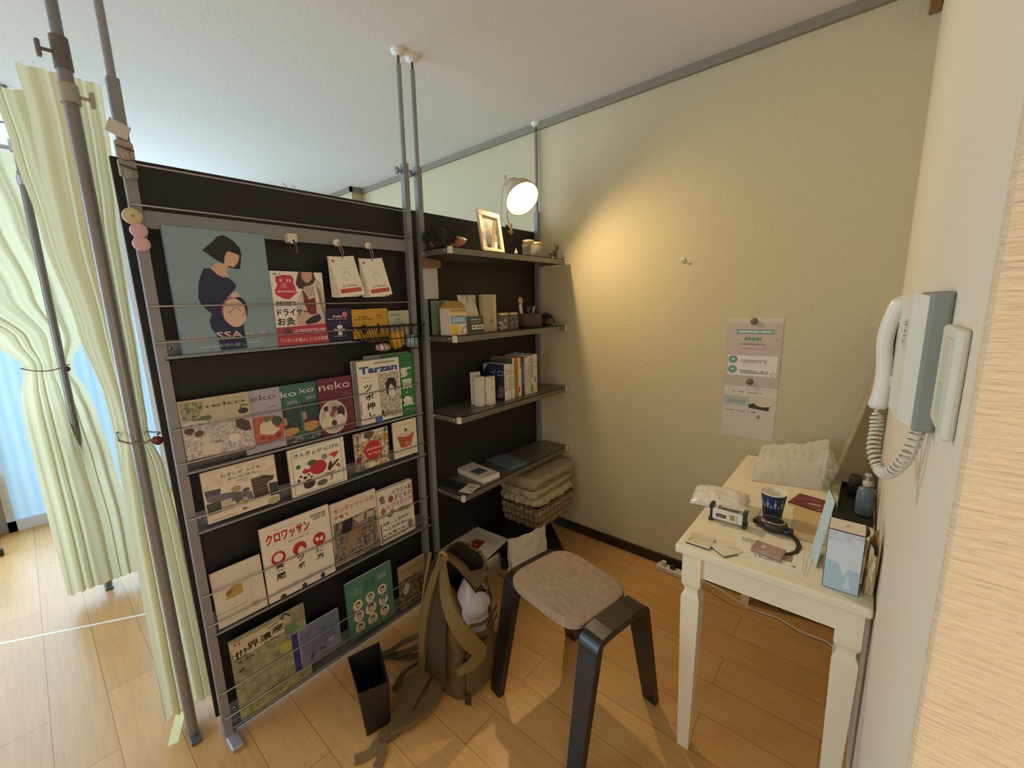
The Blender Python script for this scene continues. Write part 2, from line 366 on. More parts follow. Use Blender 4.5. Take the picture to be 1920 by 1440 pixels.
PUBS = [
 {'k':'art_book','label':'large light blue book with a cut-out pregnant woman in a navy dress','cat':'book','x':-1.548,'y':0.438,'z':1.3189,'lean':-0.0027,'roll':0.0,'W':0.2654,'H':0.3673,'th':0.012,'col':'8099a6','edge':'e8e2d4','art':[['p','1f2847',[[-46.4,253.0],[-27.9,253.6],[-12.6,234.2],[12.3,227.6],[22.0,220.5],[33.4,204.5],[28.3,194.0],[11.8,176.2],[-12.0,149.8],[-18.6,126.3],[-12.9,96.3],[1.1,80.6],[19.4,76.8],[37.9,85.2],[37.0,51.2],[39.0,5.6],[-35.2,3.8],[-37.8,37.4],[-43.0,58.7],[-51.4,74.1],[-53.6,97.8],[-43.7,118.0],[-57.1,131.5],[-67.6,147.6],[-72.8,164.8],[-66.8,204.6],[-58.9,230.1]]],['p','caa78e',[[-13.3,271.2],[6.7,269.3],[18.0,278.4],[17.4,261.1],[11.5,243.5],[15.1,229.1],[2.1,228.2],[-12.6,234.2],[-29.2,253.0],[-20.6,262.4]]],['p','1c1b20',[[-43.9,304.6],[-32.8,316.4],[-13.6,333.0],[0.7,349.4],[13.9,354.6],[26.3,351.4],[42.9,338.5],[56.8,320.8],[59.7,303.6],[50.1,255.0],[33.7,255.3],[17.4,261.1],[20.0,272.7],[6.7,269.3],[-17.0,282.4],[-30.3,295.7]]],['p','cfa890',[[8.3,272.2],[12.1,289.5],[18.4,304.1],[26.5,307.5],[36.5,303.7],[46.5,300.0],[52.7,296.0],[50.0,282.8],[46.5,275.3],[37.4,264.7],[32.8,258.7],[21.6,264.1],[13.5,260.9]]],['e','d8b39f',26.0,173.2,12.0,10.5,0],['e','8e4352',15.7,128.5,34.5,38.8,0],['e','1c2035',33.4,131.1,21.2,37.6,0],['e','d5b5a2',17.4,119.4,31.8,44.9,0],['l','5d3a38',[[-2.4,119.9],[5.6,121.2],[17.9,135.9],[28.4,134.2],[35.1,122.0]],1.6],['l','5d3a38',[[44.2,130.9],[45.3,115.6],[36.5,109.7]],1.6],['t','c9a9a6','SSA',[-42.1,40.7,31.4,62.3],1],['s','a8a0a8',[-118.0,41.2,-43.4,55.8],1],['s','b09ca2',[40.5,44.7,113.3,59.7],1],['t','aab4bd','る切り絵 し',[-37.8,14.6,38.3,24.6],0],['s','a9b9c0',[-88.5,14.0,-39.5,22.4],1],['s','a9b9c0',[43.3,19.5,94.0,28.1],1]]},
 {'k':'book','label':'white and red book with a woman in a pale cardigan using a hair dryer','cat':'book','x':-1.545,'y':0.6603,'z':1.3213,'lean':-0.004,'roll':0.0,'W':0.1776,'H':0.2509,'th':0.016,'col':'e6dfd6','edge':'e8e2d4','art':[['s','6b6a60',[-79.6,237.3,-55.1,245.3],1],['p','c2344e',[[-71.6,233.4],[-45.7,239.4],[-19.9,238.0],[-13.4,226.7],[-15.9,212.0],[-10.8,200.3],[-7.8,179.6],[-22.2,166.0],[-36.2,156.9],[-57.7,161.3],[-76.8,172.9],[-79.2,187.4],[-68.4,204.9],[-73.4,219.1]]],['t','e8c7c8','1日',[-57.9,195.0,-40.7,211.4],0],['s','dca9b0',[-69.1,213.5,-20.6,227.9],1],['s','dca9b0',[-72.0,178.8,-11.7,188.5],1],['p','c9bcae',[[61.3,234.9],[79.3,217.4],[88.8,174.5],[88.8,130.3],[71.6,127.3],[55.8,133.7],[18.3,185.9],[9.4,188.8],[-11.7,146.4],[-20.2,69.1],[81.9,68.9],[77.7,186.8],[59.7,204.8]]],['p','4a3a3a',[[4.5,250.5],[57.6,250.9],[62.4,226.0],[53.7,210.7],[40.9,204.4],[22.3,201.0],[18.7,191.9],[0.7,194.6],[-8.7,209.2],[-3.0,227.0]]],['p','c69a8c',[[16.4,250.4],[52.9,250.9],[50.1,228.6],[35.3,213.3],[23.3,217.4],[13.8,233.4]]],['p','b9a69b',[[16.0,197.9],[54.9,204.7],[56.1,168.0],[32.4,164.8]]],['p','7f2f3c',[[11.1,191.8],[21.0,179.9],[31.8,155.6],[54.3,164.9],[54.6,140.0],[54.3,105.2],[28.5,99.4],[12.7,146.3]]],['p','caa89a',[[-17.5,106.5],[28.8,105.7],[66.6,92.1],[78.4,65.8],[-20.3,67.5]]],['p','2c2b31',[[8.2,76.1],[28.1,93.0],[62.4,105.1],[70.3,88.8],[52.6,73.1],[15.5,67.9]]],['l','d9d2c8',[[15.1,87.0],[34.7,97.7],[60.8,106.7]],1.5],['p','b03a48',[[-88.8,62.1],[83.5,68.9],[88.8,0.0],[-88.8,0.0]]],['e','5a4744',-53.4,49.8,14.4,10.7,0],['s','e5c9c8',[-34.3,42.6,81.2,54.1],2],['t','ece3dc','「いきいき美人」になる習慣',[-79.1,9.9,84.8,23.9],0],['t','1d1a18','ドライヤー',[-80.7,101.6,26.3,125.2],1],['t','1d1a18','お灸',[-83.5,68.1,-23.7,96.1],1],['s','6a605c',[-80.4,131.7,-14.1,154.0],1]]},
 {'k':'sachet','label':'navy bath powder sachet with a pink dot','cat':'packet','x':-1.545,'y':0.7935,'z':1.323,'lean':-0.0082,'roll':0.0,'W':0.1078,'H':0.1214,'th':0.01,'col':'1d2144','edge':'1d2144','art':[['e','c9727c',27.0,96.7,10.7,10.5,0],['t','e4dfe0','Polka',[-19.6,87.1,15.7,95.1],1],['t','e4dfe0','Bath powder',[-40.5,79.3,38.0,83.0],1],['s','8d8ca6',[-20.7,68.4,31.7,66.1],1],['e','dcd8dc',2.4,50.9,11.1,8.6,0],['p','dcd8dc',[[-19.2,45.9],[-4.9,41.3],[9.1,40.2],[20.6,46.0],[22.2,40.9],[10.3,33.5],[10.1,20.0],[-6.9,20.3],[-5.6,34.6],[-20.4,40.8]]],['s','8d8ca6',[-24.2,13.2,27.8,19.1],1]]},
 {'k':'sachet','label':'yellow bath powder sachet in front,beside the navy one','cat':'packet','x':-1.545,'y':0.9016,'z':1.307,'lean':0.0,'roll':0.0,'W':0.1074,'H':0.13,'th':0.009,'col':'c79a2c','edge':'c79a2c','art':[['e','d98a4a',24.9,109.8,12.2,11.6,0],['t','5b4520','Polka',[-24.9,96.0,14.8,105.4],1],['t','5b4520','Bath powder',[-43.6,85.2,37.0,95.2],1],['s','8a6a28',[-9.6,75.8,31.5,78.2],1],['e','2c2a35',-4.5,61.4,9.7,8.7,0],['p','2c2a35',[[-18.1,51.7],[-6.0,54.4],[9.2,49.8],[1.5,32.5],[-12.4,31.7]]]],'g':'yellow bath powder sachets'},
 {'k':'sachet','label':'yellow bath powder sachet half hidden behind the first yellow one','cat':'packet','x':-1.549,'y':0.9637,'z':1.3037,'lean':-0.0074,'roll':0.0,'W':0.0929,'H':0.1354,'th':0.009,'col':'c79a2c','edge':'c79a2c','art':[['e','d98a4a',9.0,113.7,12.7,11.4,0],['t','7a5a28','powder',[-10.6,93.4,29.7,101.6],1],['s','7a5a28',[-10.2,103.7,29.7,111.8],1],['e','2c2a35',-5.3,66.7,10.3,9.0,0],['p','2c2a35',[[-16.2,52.1],[-5.6,57.5],[6.7,51.9],[-0.0,33.2],[-10.6,33.2]]]],'g':'yellow bath powder sachets'},
 {'k':'sachet','label':'pale grey pouch with a shaded spot beside the yellow sachets','cat':'packet','x':-1.553,'y':1.0679,'z':1.2959,'lean':-0.0076,'roll':0.0,'W':0.1048,'H':0.132,'th':0.009,'col':'b9b5a4','edge':'b9b5a4','art':[['e','5d7a55',-34.0,114.0,5.2,4.3,0],['s','8b8a7c',[-26.4,106.8,17.6,120.6],1],['n','8f8d7e','b0ac9c',[[-31.6,79.3],[-22.2,97.6],[-4.5,104.7],[13.1,97.2],[24.2,74.8],[17.4,44.4],[-28.0,45.1]],80]]},
 {'k':'catalogue','label':'large beige catalogue showing a white picnic table','cat':'magazine','x':-1.541,'y':0.3632,'z':0.9894,'lean':0.0103,'roll':0.0,'W':0.1882,'H':0.1933,'th':0.006,'col':'b9aa94','edge':'e8e2d4','art':[['n','5d6b52','a79f80',[[-88.3,189.8],[-32.5,185.1],[-31.9,161.8],[-57.4,127.9],[-89.4,137.8]],90],['p','4d6b55',[[-57.1,130.2],[-42.7,138.5],[-19.3,140.2],[-13.0,129.3],[-29.6,121.3],[-52.8,119.8]]],['n','9b9195','cfc5bd',[[-90.0,133.3],[43.5,113.8],[94.1,99.4],[92.5,5.6],[-92.1,13.9]],110],['e','5a3b40',-76.3,99.8,12.7,11.3,0],['e','6b3a42',-53.6,86.9,12.1,10.3,0],['e','3b3735',73.2,134.1,14.5,9.5,0],['p','4b4440',[[46.6,105.7],[58.0,112.9],[85.8,96.5],[88.6,65.6],[69.1,65.4],[46.0,83.7]]],['l','3b3735',[[65.9,143.0],[71.4,154.0],[90.0,150.1]],3],['p','cfc3ae',[[-48.7,52.1],[0.1,46.1],[-8.2,13.7],[-55.3,17.5]]],['e','c9bfb3',-37.4,63.5,11.4,11.6,0],['e','d8cec2',37.7,51.0,16.4,14.5,0],['e','8f8488',-7.4,50.6,11.7,5.2,0],['e','c8bfc0',-65.3,70.9,9.2,6.9,0],['t','4e4238','neko',[-43.3,161.9,82.2,173.7],0],['s','6b5a48',[53.7,179.4,80.6,177.7],1],['p','5a4046',[[-90.7,11.0],[93.6,5.3],[93.7,0.1],[-93.2,0.0]]]],'g':'catalogues in a row'},
 {'k':'catalogue','label':'lilac catalogue with a green-leafed salad plate,next after the beige one','cat':'magazine','x':-1.547,'y':0.4922,'z':0.9685,'lean':0.0094,'roll':0.0,'W':0.1267,'H':0.2134,'th':0.005,'col':'a9a3b5','edge':'e8e2d4','art':[['t','5b3f5b','eko',[-30.2,176.1,49.4,194.5],0],['s','7a6a86',[19.7,145.9,47.6,152.4],1],['p','b0614f',[[-35.1,111.9],[-22.9,122.1],[36.9,117.6],[63.4,99.5],[63.4,74.6],[62.2,59.6],[56.9,31.8],[4.4,26.1],[-29.5,29.2],[-34.5,71.0]]],['p','cfc4a4',[[-12.2,91.6],[7.8,108.0],[39.5,96.1],[32.8,76.6],[50.9,67.3],[25.4,49.6],[-15.1,61.5]]],['p','3f5540',[[23.8,104.6],[36.7,115.1],[55.1,108.6],[63.0,91.1],[44.7,76.6],[28.9,85.3]]],['p','55703f',[[1.5,114.5],[20.5,118.4],[18.7,100.5],[4.5,98.3]]],['e','9c2f3a',-8.5,47.2,7.6,6.5,0],['e','9c2f3a',39.3,46.4,9.3,10.2,0],['e','a04346',15.2,41.6,11.5,6.3,0],['s','8a8496',[-25.1,5.3,48.9,0.0],1]],'g':'catalogues in a row'},
 {'k':'catalogue','label':'teal catalogue with yellow snacks,just right of the lilac one','cat':'magazine','x':-1.553,'y':0.5737,'z':0.9662,'lean':0.0093,'roll':0.0,'W':0.1019,'H':0.2152,'th':0.005,'col':'3f6a66','edge':'3f6a66','art':[['t','dcdcd2','ko',[-14.4,173.2,38.8,194.1],0],['t','b9c0b5','2024',[2.3,144.7,38.0,157.0],0],['n','1f3d40','36504d',[[-19.7,132.8],[46.7,132.5],[43.1,41.4],[-18.2,67.4]],70],['p','b59188',[[-22.5,100.7],[-5.3,99.5],[-4.5,74.8],[-22.9,68.6]]],['p','4a3034',[[-15.8,66.8],[1.2,78.9],[31.1,60.8],[16.1,48.2]]],['p','c0965a',[[-19.9,57.1],[8.2,60.9],[30.2,55.6],[32.7,41.3],[2.3,27.5],[-19.0,33.0]]],['l','8b6436',[[-15.6,53.4],[17.7,28.9]],2],['l','8b6436',[[-2.4,58.1],[29.8,39.3]],2],['n','3a2a38','8d8a84',[[-13.2,23.6],[42.7,25.2],[42.3,0.0],[-4.3,0.0]],90]],'g':'catalogues in a row'},
 {'k':'catalogue','label':'teal catalogue with yellow snacks,just left of the maroon one','cat':'magazine','x':-1.559,'y':0.6391,'z':0.9633,'lean':0.0092,'roll':0.0,'W':0.1027,'H':0.2175,'th':0.005,'col':'3f6a66','edge':'3f6a66','art':[['t','dcdcd2','ko',[-13.0,180.2,38.8,199.8],0],['t','b9c0b5','2024',[5.7,154.6,41.3,166.2],0],['n','1f3d40','36504d',[[-16.5,144.5],[51.3,143.9],[51.3,46.2],[-11.9,76.2]],70],['p','b59188',[[-18.1,112.1],[0.5,110.7],[2.8,84.3],[-17.2,77.5]]],['p','4a3034',[[-8.9,78.4],[9.2,91.6],[43.9,71.5],[28.2,57.2]]],['p','c0965a',[[-13.0,67.5],[18.2,71.7],[43.4,65.6],[47.8,49.1],[14.2,32.8],[-10.8,39.5]]],['l','8b6436',[[-8.0,63.3],[31.8,34.5]],2],['l','8b6436',[[6.6,68.6],[44.7,46.8]],2],['n','3a2a38','8d8a84',[[-3.6,28.2],[51.3,29.9],[51.3,0.0],[9.3,0.0]],90]],'g':'catalogues in a row'},
 {'k':'catalogue','label':'maroon catalogue with a round plate of food','cat':'magazine','x':-1.549,'y':0.7546,'z':0.9647,'lean':0.0091,'roll':0.0,'W':0.1348,'H':0.2196,'th':0.006,'col':'6d2b43','edge':'d9cdc6','art':[['t','d9c3c0','neko',[-62.4,174.7,60.5,203.7],0],['t','a86a6e','2024',[26.0,142.1,59.4,156.5],0],['s','b07a80',[-59.5,208.7,-6.1,208.1],1],['e','cfc6b8',-18.8,68.8,55.3,65.7,0],['e','b9ae9c',-18.8,68.8,48.4,56.9,0],['e','5e4c52',-9.5,98.3,12.8,12.6,0],['e','d6c9b4',-42.9,51.2,21.4,24.3,0],['e','3a3238',13.6,82.1,15.2,26.0,0],['e','8b5d40',-21.2,80.3,11.1,10.9,0],['e','d7cfc4',5.8,54.2,18.7,21.4,0],['e','413a38',-44.6,105.7,9.5,10.3,0],['e','413a3a',-17.9,45.3,10.8,10.4,0],['e','dcd4c8',-39.6,82.6,8.0,7.8,0],['s','a05a68',[17.8,5.2,60.4,5.3],1]],'g':'catalogues in a row'},
 {'k':'magazine','label':'grey magazine tallest at the back of the pile by the green book','cat':'magazine','x':-1.566,'y':1.0056,'z':1.0162,'lean':0.0129,'roll':0.0,'W':0.222,'H':0.232,'th':0.004,'col':'8f918a','edge':'c9c4b8','art':[],'g':'magazines behind the blue-titled one'},
 {'k':'magazine','label':'pale grey magazine leftmost behind the blue-titled magazine','cat':'magazine','x':-1.561,'y':0.9189,'z':0.9655,'lean':0.0,'roll':0.0,'W':0.1749,'H':0.2709,'th':0.004,'col':'a5a8a2','edge':'c9c4b8','art':[],'g':'magazines behind the blue-titled one'},
 {'k':'magazine','label':'grey magazine between the pale one and the blue-titled magazine','cat':'magazine','x':-1.556,'y':0.9282,'z':0.9638,'lean':-0.0037,'roll':0.0,'W':0.1799,'H':0.2694,'th':0.004,'col':'8a8f90','edge':'c9c4b8','art':[],'g':'magazines behind the blue-titled one'},
 {'k':'book','label':'green cookbook with large white vertical lettering','cat':'book','x':-1.552,'y':1.0457,'z':0.9611,'lean':0.0036,'roll':0.0,'W':0.1488,'H':0.281,'th':0.01,'col':'2f7a45','edge':'e8e2d4','art':[['t','dfe3d6','野',[8.2,175.9,67.2,219.0],2],['t','dfe3d6','菜',[10.3,124.2,65.5,169.9],2],['t','dfe3d6','と',[28.8,104.5,41.2,113.5],1],['t','dfe3d6','魚',[8.8,46.6,67.8,91.8],2],['s','bcd3bd',[26.5,30.0,40.1,36.8],1]]},
 {'k':'magazine','label':'white magazine with a big blue title and a line-drawn long-haired figure','cat':'magazine','x':-1.541,'y':0.943,'z':0.9739,'lean':-0.0039,'roll':0.0,'W':0.1967,'H':0.2587,'th':0.006,'col':'e3ddcf','edge':'e8e2d4','art':[['n','8d8578','d8d0c2',[[-9.3,200.5],[90.2,198.8],[94.2,2.8],[-5.5,14.9]],120],['e','d8d0c2',54.2,124.6,21.7,29.8,0],['p','2e2a28',[[25.2,157.0],[41.4,175.9],[69.2,174.6],[79.3,149.6],[72.1,107.9],[65.1,135.0],[49.1,149.5],[40.7,136.2],[35.7,104.0],[26.7,110.2]]],['l','2e2a28',[[-4.8,78.6],[18.1,50.7],[34.4,32.3],[61.0,29.1],[86.5,48.7]],2.2],['l','2e2a28',[[0.0,41.0],[29.5,26.4],[59.7,17.0]],2.5],['l','3a3532',[[35.7,104.0],[47.8,81.2],[66.2,76.8],[78.8,102.2]],1.5],['p','3a3532',[[-4.1,45.5],[8.2,31.9],[15.5,11.1],[-1.2,17.2]]],['p','c45a3c',[[89.2,87.4],[98.4,95.0],[98.4,79.0],[89.5,71.3]]],['t','2b4d92','Tarzan',[-89.6,206.2,87.9,235.4],2],['s','8a8478',[-20.2,249.6,76.0,240.9],1],['s','54504a',[-77.7,188.3,-35.9,192.5],1],['s','54504a',[-72.9,174.3,-40.8,175.9],1],['t','1d1a18','ツ',[-74.0,133.6,-39.1,161.7],1],['t','1d1a18','ボ',[-72.5,97.3,-33.3,122.2],1],['t','1d1a18','押',[-69.3,57.1,-31.3,85.8],1],['t','1d1a18','し',[-61.6,27.0,-32.1,46.3],1],['s','8e8b86',[-98.4,40.1,-88.4,98.9],12],['s','7d8084',[-89.3,8.2,-50.4,10.4],2],['p','e6e2d8',[[-38.4,13.7],[3.2,19.4],[10.5,0.8],[-6.5,0.0],[-34.6,0.0]]],['e','345fa8',-19.0,7.9,17.6,14.4,0],['s','9db4d8',[-30.4,6.7,-7.8,8.9],2]]},
 {'k':'picture_book','label':'white picture book with a row of miniature clothes shops','cat':'book','x':-1.545,'y':0.4012,'z':0.7795,'lean':-0.0059,'roll':0.0,'W':0.2149,'H':0.1709,'th':0.009,'col':'ddd2bf','edge':'e8e2d4','art':[['n','c9bda8','ddd2bf',[[-98.9,168.8],[106.6,169.2],[107.2,91.9],[-105.9,114.5]],40],['t','5d4a3c','おすしが ふくを',[-55.9,138.3,61.4,149.1],1],['t','5d4a3c','かいにきた',[-38.5,122.6,45.6,132.9],1],['l','7d6a5c',[[-12.4,115.7],[19.3,114.4]],2],['p','54505e',[[-104.1,109.7],[-60.2,105.6],[-61.3,90.5],[-75.9,81.6],[-29.0,80.6],[-29.4,73.6],[-101.3,76.8]]],['p','6a6678',[[-103.4,91.5],[-33.6,83.6],[24.3,66.3],[28.0,38.2],[-59.2,55.5],[-99.6,70.5]]],['p','4c3f3c',[[26.4,107.8],[69.5,108.3],[99.3,95.9],[93.6,84.4],[73.5,76.1],[77.3,32.6],[30.2,31.4]]],['l','8c6f62',[[28.6,102.8],[61.6,103.6]],2],['l','8c6f62',[[28.2,94.2],[79.3,92.0]],2],['l','8c6f62',[[29.0,85.2],[87.0,83.6]],2],['l','8c6f62',[[28.4,73.7],[84.0,72.6]],2],['l','8c6f62',[[29.1,61.7],[78.3,62.5]],2],['p','3a4547',[[78.7,74.4],[106.6,71.1],[106.6,22.1],[79.5,19.5]]],['e','b08a76',-18.8,89.9,14.3,9.8,0],['e','4c5546',9.9,77.2,11.0,5.7,0],['p','55604a',[[-29.4,73.6],[-10.1,72.5],[-6.8,45.0],[-24.3,39.6]]],['p','c0b098',[[-65.7,63.7],[-34.9,64.0],[-35.0,25.9],[-64.8,28.5]]],['p','414a40',[[-104.5,66.6],[-65.7,63.7],[-65.9,29.0],[-103.1,28.9]]],['e','b8a890',2.8,38.5,8.6,14.5,0],['p','d8ccb8',[[-105.6,27.0],[104.0,26.2],[107.4,0.0],[-107.4,0.0]]],['s','7d6a5a',[-95.9,5.6,-26.2,10.6],2],['s','8a9470',[15.7,0.0,60.1,0.0],1],['e','a9ad7a',87.2,9.0,18.9,13.8,0],['e','7d6a5a',-2.4,13.5,7.4,5.3,0]]},
 {'k':'picture_book','label':'square white picture book with a thin black frame and red fish shape','cat':'book','x':-1.545,'y':0.6566,'z':0.7683,'lean':-0.0055,'roll':0.0,'W':0.2108,'H':0.1805,'th':0.009,'col':'e4ddcd','edge':'e8e2d4','art':[['l','2b2a28',[[-92.8,168.8],[92.3,180.5],[92.7,7.2],[-94.2,5.4],[-92.8,168.8]],1.3],['t','4a4540','きんぎょが にげた',[-84.7,144.9,86.4,161.4],1],['s','8d867a',[-14.2,138.7,17.4,136.3],1],['e','b5303f',-2.5,88.1,32.3,27.3,0],['e','b5303f',-50.0,86.5,11.4,9.3,0],['p','b5303f',[[-47.1,90.4],[-29.0,93.4],[-28.8,80.8],[-45.4,79.0]]],['e','4c5a3a',-23.1,112.4,17.1,11.1,0],['p','c23c3a',[[38.9,123.2],[57.2,130.5],[82.9,129.7],[74.6,116.6],[61.1,106.5],[54.1,116.4]]],['p','4a3a32',[[31.6,71.1],[41.1,94.8],[48.4,99.6],[51.4,82.4],[74.9,99.8],[78.5,92.2],[58.3,77.3],[38.5,59.4]]],['p','b54048',[[61.7,74.7],[78.8,82.1],[84.5,60.4]]],['e','3f6a4a',-73.7,109.7,8.7,8.0,0],['e','4a3a32',-69.0,71.5,5.3,4.4,0],['e','4a3a32',-54.2,62.7,7.2,6.2,0],['e','4a3a32',-40.8,71.5,4.8,4.4,0],['e','5a4a32',-77.5,57.1,5.8,5.5,0],['e','4a3a32',-31.6,59.4,5.6,3.8,0],['e','4f3438',-41.9,35.0,22.1,17.7,0],['e','5a6258',6.5,24.3,20.2,11.4,0],['e','8a857c',24.2,121.8,11.5,11.0,0],['l','4a3a32',[[18.8,54.9],[41.9,51.8],[58.7,57.2]],3],['l','4a3a32',[[45.4,44.2],[44.0,28.1],[35.8,23.8]],4]]},
 {'k':'picture_book','label':'book with a red oval title on a crowded busy cover','cat':'book','x':-1.545,'y':0.8832,'z':0.7856,'lean':-0.0064,'roll':0.0,'W':0.1566,'H':0.157,'th':0.009,'col':'c9b89c','edge':'e8e2d4','art':[['n','6d5a48','d8c7a6',[[-78.29214363136633,0],[78.29214363136633,0],[78.29214363136633,156.96875861555003],[-78.29214363136633,156.96875861555003]],70],['e','d9cfc0',-30.0,132.7,17.7,16.5,0],['e','55504a',-11.9,140.7,22.2,16.3,0],['p','d8cdb8',[[10.9,155.9],[78.3,156.1],[77.4,127.2],[19.3,137.2]]],['l','8b5a3a',[[19.4,141.4],[46.5,147.2],[72.8,124.2]],3],['e','a5803f',63.5,113.9,11.2,16.6,0],['e','4f6a42',66.7,146.5,9.0,10.5,0],['e','b8303a',3.1,72.8,41.0,40.3,0],['t','ecd9d2','かがみの',[-27.2,74.1,40.2,84.3],1],['t','ecd9d2','サーカス',[-21.2,51.8,35.1,62.7],1],['e','d9d0c4',55.0,50.3,10.7,10.8,0],['e','b8303a',55.0,50.3,5.3,5.0,0],['s','d9c5bc',[20.0,6.3,51.6,12.9],1],['e','7d3038',-63.7,45.9,13.3,12.3,0],['e','d8c8a8',-8.8,15.6,17.8,16.5,0],['e','55707a',-55.9,6.7,17.7,10.7,0]]},
 {'k':'picture_book','label':'cream book with an orange cooking pot','cat':'book','x':-1.545,'y':1.0478,'z':0.7834,'lean':-0.0061,'roll':0.0,'W':0.1235,'H':0.1647,'th':0.008,'col':'e0d5be','edge':'e8e2d4','art':[['s','a3947e',[-45.8,142.9,47.3,147.8],1],['p','a8552c',[[-41.2,95.4],[-2.9,100.2],[46.9,100.0],[37.2,73.2],[27.4,44.3],[-1.5,39.5],[-26.7,44.8],[-32.9,66.5]]],['e','c9bda8',5.0,102.5,33.5,13.2,0],['e','3c3532',4.6,120.5,7.1,6.2,0],['l','7d3f22',[[-47.3,100.2],[-34.0,88.9]],2.5],['l','7d3f22',[[41.5,99.2],[50.9,95.7]],2.5],['l','e2d6c8',[[-1.1,46.0],[1.0,63.3],[9.3,63.1],[9.3,47.4]],2],['l','e2d6c8',[[17.1,47.4],[19.6,62.4]],2.5],['s','a3947e',[-43.4,16.9,38.6,13.9],1]]},
 {'k':'leaflet','label':'cream leaflet with a small ginger emblem in a plastic sleeve','cat':'leaflet','x':-1.545,'y':0.3483,'z':0.4107,'lean':0.0508,'roll':0.0,'W':0.1489,'H':0.1971,'th':0.004,'col':'cfc5b4','edge':'e8e2d4','art':[['l','a89e8e',[[35.7,179.4],[32.0,72.8],[28.4,24.0]],0.9],['e','a8834a',-12.8,110.8,18.3,15.2,0],['e','8b6a3a',-28.1,107.1,12.1,11.4,0],['p','b08b50',[[-45.1,90.4],[-23.6,104.6],[-7.0,128.1],[8.9,123.4],[9.0,90.1],[-13.2,86.2]]],['e','b2a698',39.7,30.1,12.9,10.2,0],['l','b8ae9e',[[-74.4,66.8],[26.6,59.0]],0.8],['l','b8ae9e',[[-74.4,29.8],[74.4,26.8]],0.8],['s','b9afa0',[-73.0,52.2,21.2,45.3],3]]},
 {'k':'magazine','label':'white magazine with red katakana title and three red fruit emblems','cat':'magazine','x':-1.543,'y':0.5496,'z':0.4109,'lean':-0.0035,'roll':0.0,'W':0.2454,'H':0.2874,'th':0.007,'col':'ddd4c4','edge':'e8e2d4','art':[['t','b02a34','クロワッサン',[-107.3,216.9,46.7,258.8],2],['l','6d665c',[[-77.8,265.2],[-7.8,266.7]],1],['s','5d564c',[49.5,245.6,108.3,270.9],3],['s','857c70',[-54.0,216.2,62.6,217.8],1],['t','7d746a','東洋医学',[-35.8,200.0,43.2,206.6],0],['e','b32836',-73.2,158.5,24.5,26.0,0],['e','ddd4c4',-73.6,160.6,15.6,15.9,0],['e','b32836',1.5,160.7,24.7,26.1,0],['e','ddd4c4',6.5,149.2,13.3,18.0,0],['p','b32836',[[2.7,177.8],[20.0,175.5],[25.5,155.1],[17.5,153.0],[8.5,167.2]]],['e','b32836',74.9,164.7,24.2,25.4,0],['e','ddd4c4',66.7,166.9,6.3,9.2,0.4],['e','ddd4c4',83.3,163.2,6.4,9.3,-0.4],['t','2c2926','薬',[-87.8,107.4,-57.9,133.5],1],['t','2c2926','膳',[-89.0,74.4,-57.4,99.9],1],['t','2c2926','ツ',[-12.0,109.4,12.5,134.3],1],['t','2c2926','ボ',[-13.3,80.1,12.5,103.3],1],['t','2c2926','漢',[56.8,112.6,89.3,136.8],1],['t','2c2926','方',[56.3,82.8,85.7,105.7],1],['v','a0978a',[-99.0,24.6,104.4,42.9],2],['e','3f3a38',-74.9,5.1,10.0,9.5,0],['e','3f3a38',0.8,6.9,9.3,9.8,0],['e','3f3a38',71.6,11.2,9.2,10.1,0]]},
 {'k':'magazine','label':'child-rearing magazine with red title and a photo of hands at a table','cat':'magazine','x':-1.549,'y':0.7783,'z':0.422,'lean':0.0,'roll':0.0,'W':0.2018,'H':0.2644,'th':0.007,'col':'d8cbbb','edge':'e8e2d4','art':[['s','b5605a',[-81.5,246.0,2.6,248.2],1],['t','a8383a','モンテッソーリの',[-83.9,218.5,90.2,240.2],1],['t','a8383a','子育て',[-89.1,194.1,-23.3,210.2],1],['s','8d7c70',[-2.3,203.1,27.5,204.6],1],['n','4f4844','9c8c80',[[-92.1,180.8],[95.1,183.8],[100.9,0.0],[-100.3,4.3]],70],['p','23262e',[[-53.6,175.8],[-9.0,180.9],[-13.4,140.2],[-28.4,121.2],[-56.5,117.1],[-59.5,144.5]]],['p','96775c',[[-11.1,121.8],[21.2,141.6],[37.9,134.0],[22.0,106.3],[-13.9,56.5],[-42.1,38.7],[-55.9,68.2]]],['p','b9ab9a',[[-9.8,172.8],[50.8,177.6],[85.4,173.1],[83.6,152.4],[12.9,145.4]]],['p','61483c',[[35.3,152.4],[46.4,177.4],[54.5,171.7],[45.8,147.7]]],['l','2a2422',[[8.1,77.3],[87.9,68.6]],2.5],['p','6d7a58',[[-94.0,135.0],[-67.9,144.1],[-71.4,115.6],[-93.3,108.7]]],['s','cfc6ba',[-17.1,26.2,87.0,30.1],3],['s','d8d0c4',[-15.5,0.0,20.5,0.2],2]]},
